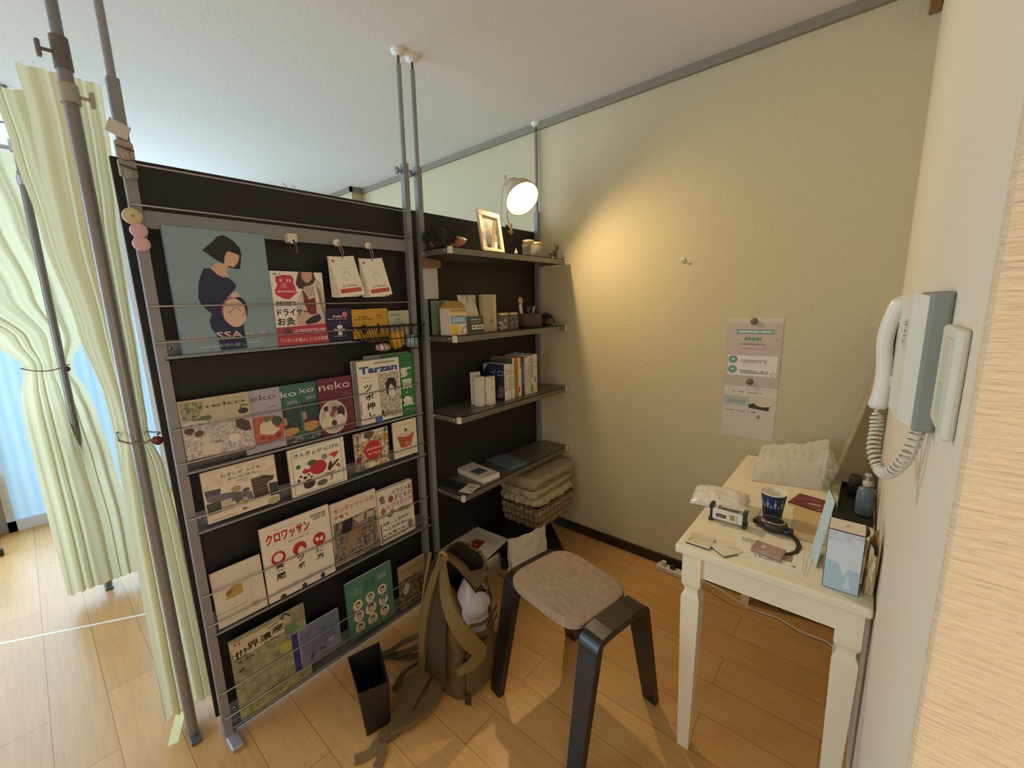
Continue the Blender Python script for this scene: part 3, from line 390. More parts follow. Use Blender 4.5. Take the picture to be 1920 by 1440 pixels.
 {'k':'book','label':'thick white book with red katakana title and black lower heading','cat':'book','x':-1.547,'y':0.9737,'z':0.4177,'lean':-0.0041,'roll':0.0,'W':0.1844,'H':0.2464,'th':0.022,'col':'dcd2c2','edge':'e8e2d4','art':[['p','b0484a',[[87.7,246.4],[92.2,246.0],[92.2,122.0],[87.0,124.5]]],['t','8d2f30','イラスト版',[-17.9,207.5,86.5,232.2],1],['t','8d2f30','子どもの',[-8.9,179.7,84.4,205.2],1],['t','8d2f30','レジリエンス',[-45.0,153.4,81.9,174.4],1],['e','6f7366',-69.5,209.6,12.8,13.2,0],['e','7d7a6c',-66.0,192.7,13.8,7.9,0],['e','9b4a40',-25.3,193.9,12.6,16.2,0],['e','a86a4a',-66.4,150.5,11.9,15.7,0],['e','8a8a70',-22.1,133.1,10.6,13.4,0],['e','7d7468',-35.3,120.1,12.4,8.8,0],['e','8c7d6a',28.3,127.4,20.7,11.1,0],['e','8a8272',57.5,123.4,13.8,9.4,0],['t','3a322c','元気、しなやか',[-77.1,79.8,59.2,96.3],1],['t','3a322c','へこたれない',[-76.8,55.6,58.1,68.8],1],['t','3a322c','心を育てる',[-77.4,31.8,36.7,42.7],1],['t','3a322c','55のワーク',[-77.2,7.7,34.7,16.2],1],['p','7d4a42',[[-88.3,95.7],[-81.5,94.9],[-79.3,4.4],[-85.1,5.1]]],['e','8a7a62',64.7,41.1,14.0,18.6,0]]},
 {'k':'magazine','label':'world heritage magazine with black title in a clear bag','cat':'magazine','x':-1.543,'y':0.4133,'z':0.0383,'lean':-0.0032,'roll':0.0,'W':0.2479,'H':0.3126,'th':0.005,'col':'8c8a6c','edge':'e8e2d4','art':[['n','74755a','9c9878',[[-123.95474073281159,0],[123.95474073281159,0],[123.95474073281159,312.57904386842847],[-123.95474073281159,312.57904386842847]],30],['p','c0ae94',[[-123.6,299.0],[30.1,297.9],[50.0,288.1],[50.5,239.6],[-46.4,235.9],[-112.5,237.6]]],['p','5f7a56',[[49.8,259.4],[83.1,253.9],[96.5,229.2],[74.3,214.4],[44.0,227.4]]],['e','b59a80',61.0,281.0,12.2,16.4,0],['l','3a352c',[[42.6,292.9],[49.3,307.6],[62.1,305.6],[71.0,290.4]],6],['p','8a7b60',[[103.0,304.0],[120.5,301.9],[123.2,240.6],[107.8,241.0]]],['t','2b2620','世',[-114.6,232.7,-71.0,263.1],1],['t','2b2620','界',[-74.9,244.8,-34.9,273.7],1],['t','2b2620','遺',[-33.3,247.6,7.0,274.2],1],['t','2b2620','産',[6.4,254.3,47.2,281.6],1],['l','2b2620',[[-2.8,287.0],[32.0,291.8]],3],['s','5a4f42',[-104.7,212.0,-55.5,228.3],1],['s','5a4f42',[-22.2,233.7,29.7,243.2],1],['p','2f3a2c',[[-109.4,187.2],[-93.1,194.1],[-91.3,186.1],[-106.0,181.5]]],['e','a8a04a',44.4,177.5,21.3,23.5,0],['e','3e4a8c',-106.7,291.4,3.6,4.3,0],['e','9a4a50',-94.4,290.2,4.1,4.9,0],['l','b9b096',[[12.1,71.1],[31.8,131.5]],1.2],['l','b9b096',[[33.1,61.3],[48.7,124.1]],1.2],['l','a9a288',[[-106.6,67.2],[-74.6,94.2],[-53.0,133.7]],1.2],['l','a9a288',[[56.8,81.1],[65.4,116.8]],1.2],['n','7f7a4e','a39c68',[[-116.3,36.5],[-42.9,27.0],[71.4,33.4],[74.5,6.7],[-47.6,0.0],[-110.0,0.0]],60]]},
 {'k':'booklet','label':'blue grey booklet with a navy stripe down its spine','cat':'booklet','x':-1.54,'y':0.5708,'z':0.0826,'lean':-0.0059,'roll':0.0,'W':0.1817,'H':0.1687,'th':0.008,'col':'6d7184','edge':'e8e2d4','art':[['p','2d3670',[[-90.6,166.9],[-69.2,166.8],[-69.2,0.0],[-90.9,0.0]]],['l','c9c4b8',[[-68.2,164.3],[-66.7,91.0],[-66.5,28.9]],1.6],['l','c9c4b8',[[-88.7,168.4],[-67.9,167.4],[-33.9,161.6]],1.4],['n','5f6478','747a8c',[[-58.9,156.8],[85.7,148.9],[85.5,13.6],[-61.6,26.7]],20],['e','3c4052',-25.6,32.8,5.6,16.2,-0.5],['p','3a3c4c',[[0.9,51.4],[28.4,38.1],[29.2,29.3],[2.8,38.2]]],['e','a58f90',50.9,55.8,11.6,7.7,0],['e','5d6070',29.8,49.0,10.7,5.1,0]]},
 {'k':'booklet','label':'teal booklet with nine round portraits and curling pages','cat':'booklet','x':-1.541,'y':0.8075,'z':0.0611,'lean':-0.0037,'roll':0.0,'W':0.2173,'H':0.2697,'th':0.01,'col':'4f7d68','edge':'e6dcc6','art':[['s','7f9c84',[-84.3,202.5,-31.7,222.5],2],['l','274a3e',[[-25.1,198.9],[-18.1,243.7]],4],['l','274a3e',[[-10.7,199.5],[-5.9,241.7]],4],['l','274a3e',[[6.1,199.0],[10.7,241.6]],3],['l','274a3e',[[16.6,197.7],[21.0,236.6]],4],['s','a2b5a4',[39.0,211.3,79.9,233.0],4],['l','8fae92',[[-74.2,232.7],[-59.3,224.9],[-65.7,192.3]],3],['l','8fae92',[[-64.8,203.9],[-37.7,193.3]],3],['e','d9cdb0',-61.0,149.6,21.4,24.5,0],['e','a99274',-61.1,148.1,10.6,13.4,0],['e','3c352e',-60.4,157.0,10.6,7.3,0],['e','cdb596',-61.1,148.4,6.8,8.9,0],['e','d9cdb0',-3.0,154.6,21.7,23.5,0],['e','a99274',-3.1,153.0,10.8,12.9,0],['e','3c352e',-2.5,161.7,10.7,7.0,0],['e','cdb596',-3.0,153.4,6.8,8.5,0],['e','d9cdb0',54.9,158.8,22.2,23.3,0],['e','a99274',54.8,157.1,11.1,12.9,0],['e','3c352e',55.2,165.8,11.1,7.0,0],['e','cdb596',54.9,157.6,7.0,8.4,0],['e','d9cdb0',-61.6,98.1,21.7,25.8,0],['e','a99274',-61.7,96.4,10.8,14.3,0],['e','3c352e',-61.0,105.8,10.8,7.8,0],['e','cdb596',-61.7,96.8,6.9,9.3,0],['e','d9cdb0',-5.2,103.8,26.2,30.7,0],['e','a99274',-5.3,102.2,13.0,16.9,0],['e','3c352e',-4.6,113.1,12.9,9.2,0],['e','cdb596',-5.3,102.3,8.3,11.1,0],['e','d9cdb0',56.0,106.0,22.6,24.8,0],['e','a99274',55.9,104.3,11.2,13.6,0],['e','3c352e',56.4,113.4,11.2,7.5,0],['e','cdb596',56.0,104.7,7.1,9.0,0],['e','d9cdb0',-60.5,45.7,22.1,24.9,0],['e','a99274',-60.6,44.0,10.9,13.8,0],['e','3c352e',-59.9,53.2,10.9,7.5,0],['e','cdb596',-60.6,44.4,7.0,9.0,0],['e','d9cdb0',-1.6,48.2,23.2,25.6,0],['e','a99274',-1.7,46.5,11.5,14.1,0],['e','3c352e',-1.1,55.9,11.4,7.7,0],['e','cdb596',-1.7,46.9,7.4,9.3,0],['e','d9cdb0',58.2,54.2,22.9,24.6,0],['e','a99274',58.1,52.5,11.4,13.5,0],['e','3c352e',58.6,61.6,11.3,7.4,0],['e','cdb596',58.2,53.0,7.2,8.9,0]]},
 {'k':'magazine','label':'tan magazine with a dark photograph,lowest right by the upright','cat':'magazine','x':-1.543,'y':1.0253,'z':0.0513,'lean':-0.0046,'roll':0.0,'W':0.1502,'H':0.2189,'th':0.007,'col':'a08a66','edge':'e8e2d4','art':[['s','8a5a44',[-60.7,184.2,68.7,194.7],2],['n','3c342e','8d7a62',[[-73.3,150.1],[75.1,140.9],[75.1,0.0],[-75.1,0.0]],60],['e','c9b496',-36.9,95.7,14.4,26.9,-0.4],['e','2a2624',47.4,92.8,16.6,23.1,0],['e','7d6a58',47.4,92.8,9.3,13.9,0],['l','d0bc9c',[[-59.7,88.4],[-37.1,123.7]],3]]},
]

for p in PUBS:
    up = Vector((-math.sin(p['lean']), 0, math.cos(p['lean']))); nrm = Vector((up.z, 0, -up.x)); ri = Vector((0, 1, 0))
    base = Vector((p['x'], p['y'], p['z']))
    T = Matrix.Translation(base) @ Matrix(((ri.x, up.x, nrm.x, 0), (ri.y, up.y, nrm.y, 0), (ri.z, up.z, nrm.z, 0), (0, 0, 0, 1)))
    mb = MB(); slab(mb, T, p['W'], p['H'], p['th'], p['col'], p['edge']); cover_item(mb, T, p['art'])
    tag(mb.build(p['k'], None, base), p['label'], p['cat'], p.get('g'))

# ------------------------------------------------------------------ curtained doorway on the left
POLE = mat('85827f', .38, .3); CUR = None
def curtain_mat(col):
    m = bpy.data.materials.new('curtain_cloth'); m.use_nodes = True; nt = m.node_tree; b = nt.nodes['Principled BSDF']; out = nt.nodes['Material Output']
    b.inputs['Base Color'].default_value = lin(col); b.inputs['Roughness'].default_value = .9; b.inputs['Specular IOR Level'].default_value = .1
    tr = nt.nodes.new('ShaderNodeBsdfTranslucent'); tr.inputs['Color'].default_value = lin(col)
    mx = nt.nodes.new('ShaderNodeMixShader'); mx.inputs[0].default_value = .5
    nt.links.new(b.outputs[0], mx.inputs[1]); nt.links.new(tr.outputs[0], mx.inputs[2]); nt.links.new(mx.outputs[0], out.inputs['Surface'])
    tc = nt.nodes.new('ShaderNodeTexCoord'); n = nt.nodes.new('ShaderNodeTexNoise'); n.inputs['Scale'].default_value = 14; nt.links.new(tc.outputs['Object'], n.inputs['Vector'])
    bp = nt.nodes.new('ShaderNodeBump'); bp.inputs['Strength'].default_value = .25; bp.inputs['Distance'].default_value = .01
    nt.links.new(n.outputs['Fac'], bp.inputs['Height']); nt.links.new(bp.outputs['Normal'], b.inputs['Normal'])
    return m
CUR = curtain_mat('ddd6b2')
def rows(tab, z):
    for (a, b) in zip(tab, tab[1:]):
        if a[0] >= z >= b[0]:
            t = (a[0]-z)/((a[0]-b[0]) or 1); t = t*t*(3-2*t)
            return [p+(q-p)*t for p, q in zip(a[1:], b[1:])]
    return list(tab[-1][1:]) if z < tab[-1][0] else list(tab[0][1:])
def curtain(name, label, tab, x, folds, group=None, seed=1, nu=150, nv=70, ztie=1.08, fwd=0):
    """tab rows: z, y left, y right, fold depth; cloth hangs along the y axis, gathered at the tie"""
    z0, z1 = tab[0][0], tab[-1][0]; base = (x, (tab[-1][1]+tab[-1][2])/2, 0)
    def fn(u, v):
        z = z0+(z1-z0)*v; yl, yr, d = rows(tab, z)
        a = u+.035*math.sin(2*PI*u*2.3+seed)+.012*math.sin(v*5+u*9)
        ph = 2*PI*folds*a+.7*math.sin(v*3+seed)
        gather = .10*math.exp(-((z-ztie)/.25)**2)
        xx = x+d*(math.sin(ph)+.35*math.sin(2.1*ph+seed))-gather*.2*(1-abs(2*u-1))
        if fwd: k_ = max(0, min(1, (1.05-z)/.4)); xx += fwd*k_*k_*(3-2*k_)
        return (xx, yl+(yr-yl)*u+.25*d*math.cos(ph), z+.012*math.sin(ph*1.0)*v*v)
    o = MB().grid(fn, nu, nv, CUR).build(name, None, base)
    tag(o, label, 'curtain', group); return o
# near curtain: front cloth and the half of it that turns back behind
curtain('curtain', 'pale yellow curtain gathered beside the near pole, left of the rack', [
    (2.085, .102, .264, .004), (1.97, .108, .262, .006), (1.81, .105, .257, .008), (1.66, .108, .246, .009), (1.40, .130, .236, .009), (1.126, .150, .226, .009), (1.075, .152, .222, .008),
    (.94, .135, .247, .013), (.70, .122, .257, .018), (.456, .117, .260, .02), (.19, .110, .264, .022), (.05, .106, .266, .022)], -1.735, 4.5, seed=1)
curtain('curtain', 'pale yellow curtain fold hanging just behind the near curtain', [
    (2.10, .060, .20, .010), (1.94, .072, .21, .012), (1.70, .092, .2, .014), (1.40, .124, .2, .012), (1.15, .155, .2, .008), (1.08, .158, .2, .006), (.8, .15, .2, .01), (.08, .15, .21, .012)], -1.98, 3.2, seed=4)
curtain('curtain', 'pale green-white curtain tied back at the far pole near the window', [
    (2.19, -.60, .20, .022), (1.9, -.5, .22, .024), (1.55, -.30, .22, .022), (1.34, -.08, .2, .016), (1.21, -.012, .15, .010), (1.17, -.02, .15, .010), (1.08, -.042, .18, .014), (.95, -.052, .2, .02), (.716, -.056, .215, .024), (.37, -.058, .23, .026), (.06, -.058, .225, .028)], -3.06, 6.0, seed=2, ztie=1.2, fwd=.11)
def pole(x, y, label, clamps, group=None, lean=0, extra=None, foot=None):
    t = thing('curtain_pole', label, 'pole', (x, y, 0))
    MB().tube([(x, y, .004), (x, y+lean*2.1, 2.10)], .0155, POLE, 16).build('lower_tube', t)
    MB().tube([(x, y+lean*2.1, 2.08), (x, y+lean*ZC, ZC)], .0125, POLE, 16).build('upper_tube', t)
    for z, sx, r, h, c in clamps:
        yy = y+lean*z
        k = MB().tube([(x, yy, z-h/2), (x, yy, z+h/2)], r, mat(c, .45, .3), 18)
        k.tube([(x, yy, z), (x+.005, yy+sx*.042, z-.004)], .0045, mat(c, .5), 8)
        k.box((x-.006, yy+sx*.042-.004, z-.022), (x+.012, yy+sx*.042+.006, z+.016), mat(c, .5), .003)
        k.build('clamp', t)
    if extra: extra(t)
    if foot: MB().box((x-.045, y-.016, 0), (x+.045, y+.016, .012), mat('5f5f62', .4, .4), .004).build('foot', t)
    return t
pole(-1.655, .172, 'grey tension pole standing in front of the near curtain', [(2.105, -1, .0185, .075, '6d6460'), (2.01, 1, .021, .045, 'aaa293')], lean=.006, foot=True)
def rods(t):
    MB().tube([(-3.04, .12, 2.20), (-3.04, -.75, 2.20)], .010, mat('c8ccd0', .3, .6), 12).build('cross_rod', t)
    MB().tube([(-3.04, .12, 2.405), (-3.04, -.75, 2.405)], .008, mat('d4d6d8', .3, .6), 12).build('cross_rod', t)
pole(-3.02, .098, 'far white and grey tension pole with two cross rods near the window', [(2.30, -1, .018, .05, 'b8bcc2'), (2.205, 1, .022, .05, 'a5a9ad'), (2.06, 1, .020, .04, 'b8bcc2')], lean=.012, extra=rods, foot=True)
# tie backs
def tie(x, y0, y1, z, xb, label, c1):
    t = thing('tie_back', label, 'tie-back', (x, y1, z))
    pts = [(x+.012*math.sin(PI*i/12), y0+(y1-y0)*i/12, z+.012-.02*math.sin(PI*i/12)) for i in range(13)]
    pts += [(xb, y1-.02, z-.004), (xb, (y0+y1)/2, z), (xb, y0+.01, z+.008), pts[0]]
    MB().tube(pts, .0028, mat('8d8478', .5, .3), 8).build('cord', t)
    MB().lathe([(.001, -.009), (.013, -.009), (.014, 0), (.013, .009), (.001, .009)], mat(c1, .35), 18, (x+.018, y1-.012, z-.006), Matrix.Rotation(PI/2, 3, 'Y')).lathe([(.0145, -.003), (.0145, .003)], CHROME, 18, (x+.018, y1-.012, z-.006), Matrix.Rotation(PI/2, 3, 'Y')).build('magnet', t)
tie(-1.632, .138, .232, 1.072, -1.775, 'silver and dark red magnet tie-back round the near curtain', '6e2f2a')
tie(-3.0, -.02, .135, 1.20, -3.12, 'dark round magnet tie-back round the far curtain', '4a4438')
# tape on the floor
tp = mat('e2dda6', .5)
def tape(label, p, q, w):
    p, q = Vector(p), Vector(q); d = (q-p).normalized(); n = Vector((-d.y, d.x, 0))*w/2
    tag(MB().prism([p+n, p-n, q-n, q+n], (0, 0, .0006), tp if w > .02 else mat('ddd6c6', .5)).build('floor_tape', None, p), label, 'tape')
tape('wide pale yellow tape strip on the floor beside the near curtain', (-2.34, .445, .0002), (-2.06, .30, .0002), .03)
tape('short pale yellow tape end on the floor under the near pole', (-1.80, .165, .0002), (-1.675, .118, .0002), .03)
tape('thin whitish tape line on the floor left of the curtains', (-2.90, -.34, .0002), (-2.42, .44, .0002), .014)
# furniture just entering at the far left edge
t = thing('office_chair', 'white chair leg with a dark caster at the left edge of the photo', 'chair', (-4.0, -.33, 0))
MB().tube([(-4.25, -.50, .22), (-4.05, -.34, .10), (-3.98, -.30, .05)], [.02, .018, .014], mat('dcd8d4', .4), 12).build('leg', t)
MB().tube([(-4.25, -.50, .20), (-4.2, -.28, .17)], .018, mat('3a4250', .5), 12).build('seat_edge', t)
MB().lathe([(.001, -.012), (.022, -.012), (.025, -.006), (.025, .006), (.022, .012), (.001, .012)], mat('23242c', .5), 16, (-3.98, -.29, .026), Matrix.Rotation(PI/2, 3, 'X')).build('caster', t)
MB().lathe([(.001, -.012), (.022, -.012), (.025, -.006), (.025, .006), (.022, .012), (.001, .012)], mat('23242c', .5), 16, (-3.25, -.34, .026), Matrix.Rotation(PI/2, 3, 'X')).tube([(-3.25, -.34, .05), (-3.3, -.42, .08), (-3.9, -.60, .12), (-4.2, -.50, .2)], .014, mat('23242c', .5), 10).build('caster', t)
tag(MB().box((-4.40, -.95, .18), (-4.3, -.29, .44), mat('a08a68', .6, var=.15), .004).box((-4.39, -.90, 0), (-4.32, -.86, .18), mat('a08a68', .6)).box((-4.39, -.36, 0), (-4.32, -.32, .18), mat('a08a68', .6)).build('cabinet', None, (-4.35, -.5, 0)), 'light brown low cabinet at the left edge beside the window', 'cabinet')

# ------------------------------------------------------------------ small things on the display rack
def facing(x, y, z, s=1):      # local frame of something hanging flat on the rack: x right (+Y), y up, z towards the viewer
    return Matrix.Translation((x, y, z)) @ Matrix(((0, 0, 1, 0), (1, 0, 0, 0), (0, 1, 0, 0), (0, 0, 0, 1)))
clip = thing('bulldog_clip', 'small cream clip with a dark hook on the upper rail of the rack', 'clip', (-1.54, .656, 1.68))
MB().box((-1.562, .640, 1.668), (-1.531, .672, 1.698), mat('d2cbb6', .5), .004).box((-1.533, .648, 1.664), (-1.529, .664, 1.682), mat('e4dfd2', .4), .002).build('body', clip)
MB().tube([(-1.53, .656, 1.676), (-1.522, .657, 1.664), (-1.52, .659, 1.648), (-1.523, .660, 1.638)], .0035, mat('4a463f', .4, .6), 8).ball((-1.522, .660, 1.636), .006, mat('4f4a46', .4, .5)).build('hook', clip)
for i, (y, yc) in enumerate(((.810, .822), (.938, .945))):
    w_ = ['left', 'right'][i]
    g = thing('magnet_hook', f'round cream magnet hook on the rack rail, {w_} of two holding flip cards', 'magnet', (-1.535, y, 1.68))
    MB().lathe([(.001, .014), (.010, .014), (.013, .008), (.013, 0), (.001, 0)], mat('d9d3c2', .35), 20, (-1.537, y, 1.681), Matrix.Rotation(PI/2, 3, 'Y')).build('disc', g)
    MB().tube([(-1.524, y, 1.68), (-1.515, y, 1.676), (-1.513, y, 1.681)], .002, CHROME, 8).build('peg', g)
    t = thing('flip_card_pad', f'white flip card pad with an orange band hanging on the {w_} magnet hook', 'cards', (-1.53, yc, 1.49), 'flip card pads')
    def card(k, dx, swing):
        T = facing(-1.531+dx, yc, 1.632) @ Matrix.Rotation(-swing, 4, 'X') @ Matrix.Rotation(.10+.045*k, 4, 'Z')
        mb = MB(); mb.box((-.051, -.147, -.0006), (.051, 0, .0006), mat('e5dece', .6), T=T)
        return mb, T
    for k in range(5):
        mb, T = card(k*.6-1.9, -.004+.001*k, .01+.045*k)
        mb.box((-.043, -.134, .0006), (.043, -.118, .0007), mat('b5532f', .5), T=T)
        if k == 4:
            art = [['e', 'c24a3c', -38, -14, 4.5, 5.5, 0], ['s', '6d665a', [-30, -112, 34, -107], 1], ['s', '8a8377', [-16, -104, 18, -101], 1], ['l', '9a9184', [[-16, -44], [12, -44]], .8],
                   ['l', '8a8276', [[-12, -66], [-4, -58], [8, -58], [14, -66], [12, -72]], 1.4], ['l', '9a9184', [[-12, -66], [-13, -76], [-8, -84], [0, -88]], 1], ['l', '9a9184', [[-8, -84], [-10, -92]], .8], ['e', '2a2622', 3, -6, 3, 3, 0]]
            cover_item(mb, T @ Matrix.Translation((0, 0, .0006)), art)
        mb.build('card', t)
    MB().tube([(-1.514, y-.004, 1.676), (-1.518, yc-.006, 1.650), (-1.523, yc+.003, 1.628), (-1.520, yc+.006, 1.650), (-1.514, y+.004, 1.676)], .0011, mat('b8b4aa', .4, .5), 6).build('string', t)
# magnets and tags on the left upright
def disc(label, y, z, r, col, th=.008, star=False):
    mb = MB().lathe([(.0005, th), (r*.86, th), (r, th*.6), (r, 0), (.0005, 0)], mat(col, .5), 24, (XU+.0128, y, z), Matrix.Rotation(PI/2, 3, 'Y'))
    if star: mb.lathe([(.0005, th+.002), (.003, th+.001), (.0035, th)], mat('8a7650', .5), 10, (XU+.0128, y, z), Matrix.Rotation(PI/2, 3, 'Y'))
    tag(mb.build('magnet', None, (XU+.0128, y, z)), label, 'magnet')
disc('pale wooden round magnet on the left rack upright, above two pink ones', .247, 1.700, .0215, 'c9b894', star=True)
disc('upper of two round pink magnets on the left rack upright', .255, 1.664, .0195, 'cba7ab')
disc('lower of two round pink magnets on the left rack upright', .2555, 1.629, .0195, 'cfabb0')
T = facing(XU+.0135, .251, 1.915) @ Matrix.Rotation(-.38, 4, 'Z')
tag(MB().box((-.022, -.018, 0), (.022, .018, .004), mat('c7c3ba', .5), .001, T=T).build('magnet', None, (XU+.0135, .251, 1.915)), 'square white tag stuck askew high on the left rack upright', 'magnet')
for z, c, lab in ((1.864, 'a49384', 'brownish peg clip clamped on the left upright above the top wire'), (1.818, '8d8a80', 'grey peg clip clamped on the left upright at the top wire')):
    t = thing('peg_clip', lab, 'clip', (-1.54, .254, z))
    MB().box((-1.541, .236, z-.022), (-1.528, .274, z+.022), mat(c, .5), .005).box((-1.529, .246, z-.026), (-1.522, .262, z+.012), mat(c, .4), .003).build('jaw', t)
    MB().tube([(-1.522, .238, z+.006), (-1.516, .255, z), (-1.522, .272, z-.002)], .0022, mat('4d473f', .4, .6), 8).build('spring', t)
# wire basket with sweets
bk = thing('wire_basket', 'small black wire basket clipped on the rack below the sachets', 'basket', (-1.48, .965, 1.262))
bw = mat('1f1c1a', .4, .5); yA, yB, xA, xB, zT, zB = .828, 1.108, -1.53, -1.425, 1.368, 1.268
rim = MB()
for z, ins in ((zT, 0), (zT-.048, .004)):
    rim.tube([(xA, yA+ins, z), (xB-ins, yA+ins, z), (xB-ins, yB-ins, z), (xA, yB-ins, z)], .0022, bw, 8, closed=True)
rim.build('rim', bk)
for n_ in range(12):
    y = yA+.012+(yB-yA-.024)*n_/11; yb = .885+(yB-.885-.01)*n_/11
    MB().tube([(xB, y, zT), (xB-.004, y+(yb-y)*.3, zT-.05), (xB-.02, yb, zB), (xA+.006, yb, zB), (xA, y, zT)], .0013, bw, 6).build('wire', bk)
for yy_ in (yA, yB):
    for n_ in range(3):
        x = xA+.02+n_*.032; MB().tube([(x, yy_, zT), (x-.005, yy_+(.055 if yy_ == yA else -.012), zB)], .0013, bw, 6).build('wire', bk)
def packet(label, c, r, col, seed, rot=(0, 0, 0), gl=.25):
    rnd = random.Random(seed); bm = bmesh.new(); bmesh.ops.create_icosphere(bm, subdivisions=3, radius=1)
    for v in bm.verts:
        n = noise.noise(v.co*2.3+Vector((seed, 0, 0)))*.22; x, y, z = v.co
        k = (abs(x)**3+abs(y)**3+abs(z)**3)**(1/3) or 1
        v.co = Vector((x*r[0], y*r[1], z*r[2]))*((1/k)*.9+n)
    R = place(*c, *rot); bm.transform(R)
    mb = MB().bm(bm, mat(col, gl, .1, var=.25, vscale=30), True); tag(mb.build('snack_packet', None, c), label, 'packet')
packet('gold shiny snack packet in the wire basket', (-1.474, .998, 1.312), (.026, .034, .040), 'd2a02c', 3, (.3, 0, .1))
packet('white and pink snack packet at the left of the wire basket', (-1.474, .930, 1.287), (.026, .030, .016), 'cdb4ae', 5, (.1, 0, 0))
packet('pale blue snack packet at the right of the wire basket', (-1.474, 1.066, 1.300), (.026, .028, .028), '8fb3bd', 8)
# ------------------------------------------------------------------ shelf rack, top shelf
ZS1, ZS2, ZS3, ZS4, ZS5 = 1.6845, 1.3125, .9475, .5715, .2035
def hedgehog(label, c, s, dirv, fur, wood, seed):
    t = thing('hedgehog_brush', label, 'brush', c); c = Vector(c); d = Vector(dirv).normalized(); sd = Vector((-d.y, d.x, 0)); wm = mat(wood, .5, var=.2, vscale=40)
    def f(u, v):                              # wooden body: long egg tapering to a snout that turns up
        a = 2*PI*u; x = -.34+.92*v; r = .155*(max(0, 1-((v-.36)/.37 if v < .36 else (v-.36)/.66)**2)**.5)+.006
        p = c+d*x*s+sd*r*s*math.cos(a)*1.1+Vector((0, 0, (.158+.10*max(0, v-.55)**1.3*2)*s+r*s*math.sin(a))); p.z = max(p.z, c.z+.0006); return p
    mb = MB().grid(f, 20, 22, wm); mb.ball(c+d*.60*s+Vector((0, 0, .235*s)), .03*s, mat('2a211c', .4), 10, 6)
    mb.build('body', t)
    rnd = random.Random(seed); fb = MB(); fm = mat(fur, .9); ctr = c-d*.06*s+Vector((0, 0, .20*s)); R = (.33, .27, .26)
    up = Vector((0, 0, 1))
    fb.ball(ctr+up*.04*s, (.30*s, .30*s, .25*s), fm, 18, 12)
    for i in range(1500):
        n = Vector((rnd.gauss(0, 1), rnd.gauss(0, 1), rnd.gauss(0, 1))).normalized()
        if n.z < -.25 or n.dot(d) > .80: continue
        q0 = ctr+(d*n.x*R[0]+sd*n.y*R[1]+up*n.z*R[2])*s; nn = (d*n.x+sd*n.y+up*n.z)
        L = rnd.uniform(.09, .15)*s; q = q0+(nn*.8-d*.35+Vector((rnd.uniform(-.2, .2), rnd.uniform(-.2, .2), rnd.uniform(-.1, .2)))).normalized()*L
        q.z = max(q.z, c.z+.003); q0.z = max(q0.z, c.z+.003)
        a = nn.orthogonal().normalized()*.012*s; b = nn.cross(a)
        fb.add([q0+a, q0-a*.5+b*.86, q0-a*.5-b*.86, q], [[0, 1, 3], [1, 2, 3], [2, 0, 3]], fm)
    o = fb.build('bristles', t); o['kind'] = 'stuff'
hedgehog('large dark-bristled hedgehog brush with wooden snout on the top shelf', (-1.462, 1.262, ZS1), .185, (.35, 1, 0), '35332f', '9a6a40', 2)
# picture frame
fr = thing('framed_photo', 'pale wooden picture frame leaning on the top shelf beside the lamp', 'photo', (-1.44, 1.545, ZS1))
T = facing(-1.430, 1.560, ZS1+.0007) @ Matrix.Rotation(-.16, 4, 'X') @ Matrix.Rotation(.10, 4, 'Y')
W_, H_, b_ = .170, .20, .024
fmb = MB(); fwm = mat('dcc9a8', .45, var=.06, vscale=20)
fmb.box((-W_/2, 0, -.014), (W_/2, b_, 0), fwm, .002, T=T).box((-W_/2, H_-b_, -.014), (W_/2, H_, 0), fwm, .002, T=T).box((-W_/2, b_, -.014), (-W_/2+b_, H_-b_, 0), fwm, .002, T=T).box((W_/2-b_, b_, -.014), (W_/2, H_-b_, 0), fwm, .002, T=T)
fmb.build('frame', fr)
pm = MB().box((-W_/2+b_, b_, -.012), (W_/2-b_, H_-b_, -.010), mat('b9bcb6', .25), T=T)
w2 = (W_-2*b_)/2*1000; h2 = (H_-2*b_)*1000
cover_item(pm, T @ Matrix.Translation((0, b_, -.010)), [
    ['p', '4d5660', [[-34, 2], [-44, 45], [-38, 78], [-20, 92], [2, 84], [8, 50], [4, 2]]], ['n', '7d6a54', 'b79f80', [[-20, 100], [-8, 128], [22, 140], [46, 130], [52, 90], [46, 40], [22, 36], [6, 60], [-4, 90]], 60],
    ['e', '50443a', -20, 110, 10, 16, 0], ['l', 'd8c2a0', [[26, 138], [40, 90], [44, 50]], 4], ['l', 'd8c2a0', [[10, 136], [24, 96]], 3], ['p', 'c7d4d4', [[0, 2], [6, 34], [34, 36], [40, 2]]], ['p', '4a545c', [[40, 2], [44, 20], [56, 30], [58, 2]]]])
pm.build('photograph', fr)
MB().box((-.012, .02, -.018), (.012, .15, -.014), fwm, T=T @ Matrix.Rotation(.28, 4, 'X')).build('stand', fr)
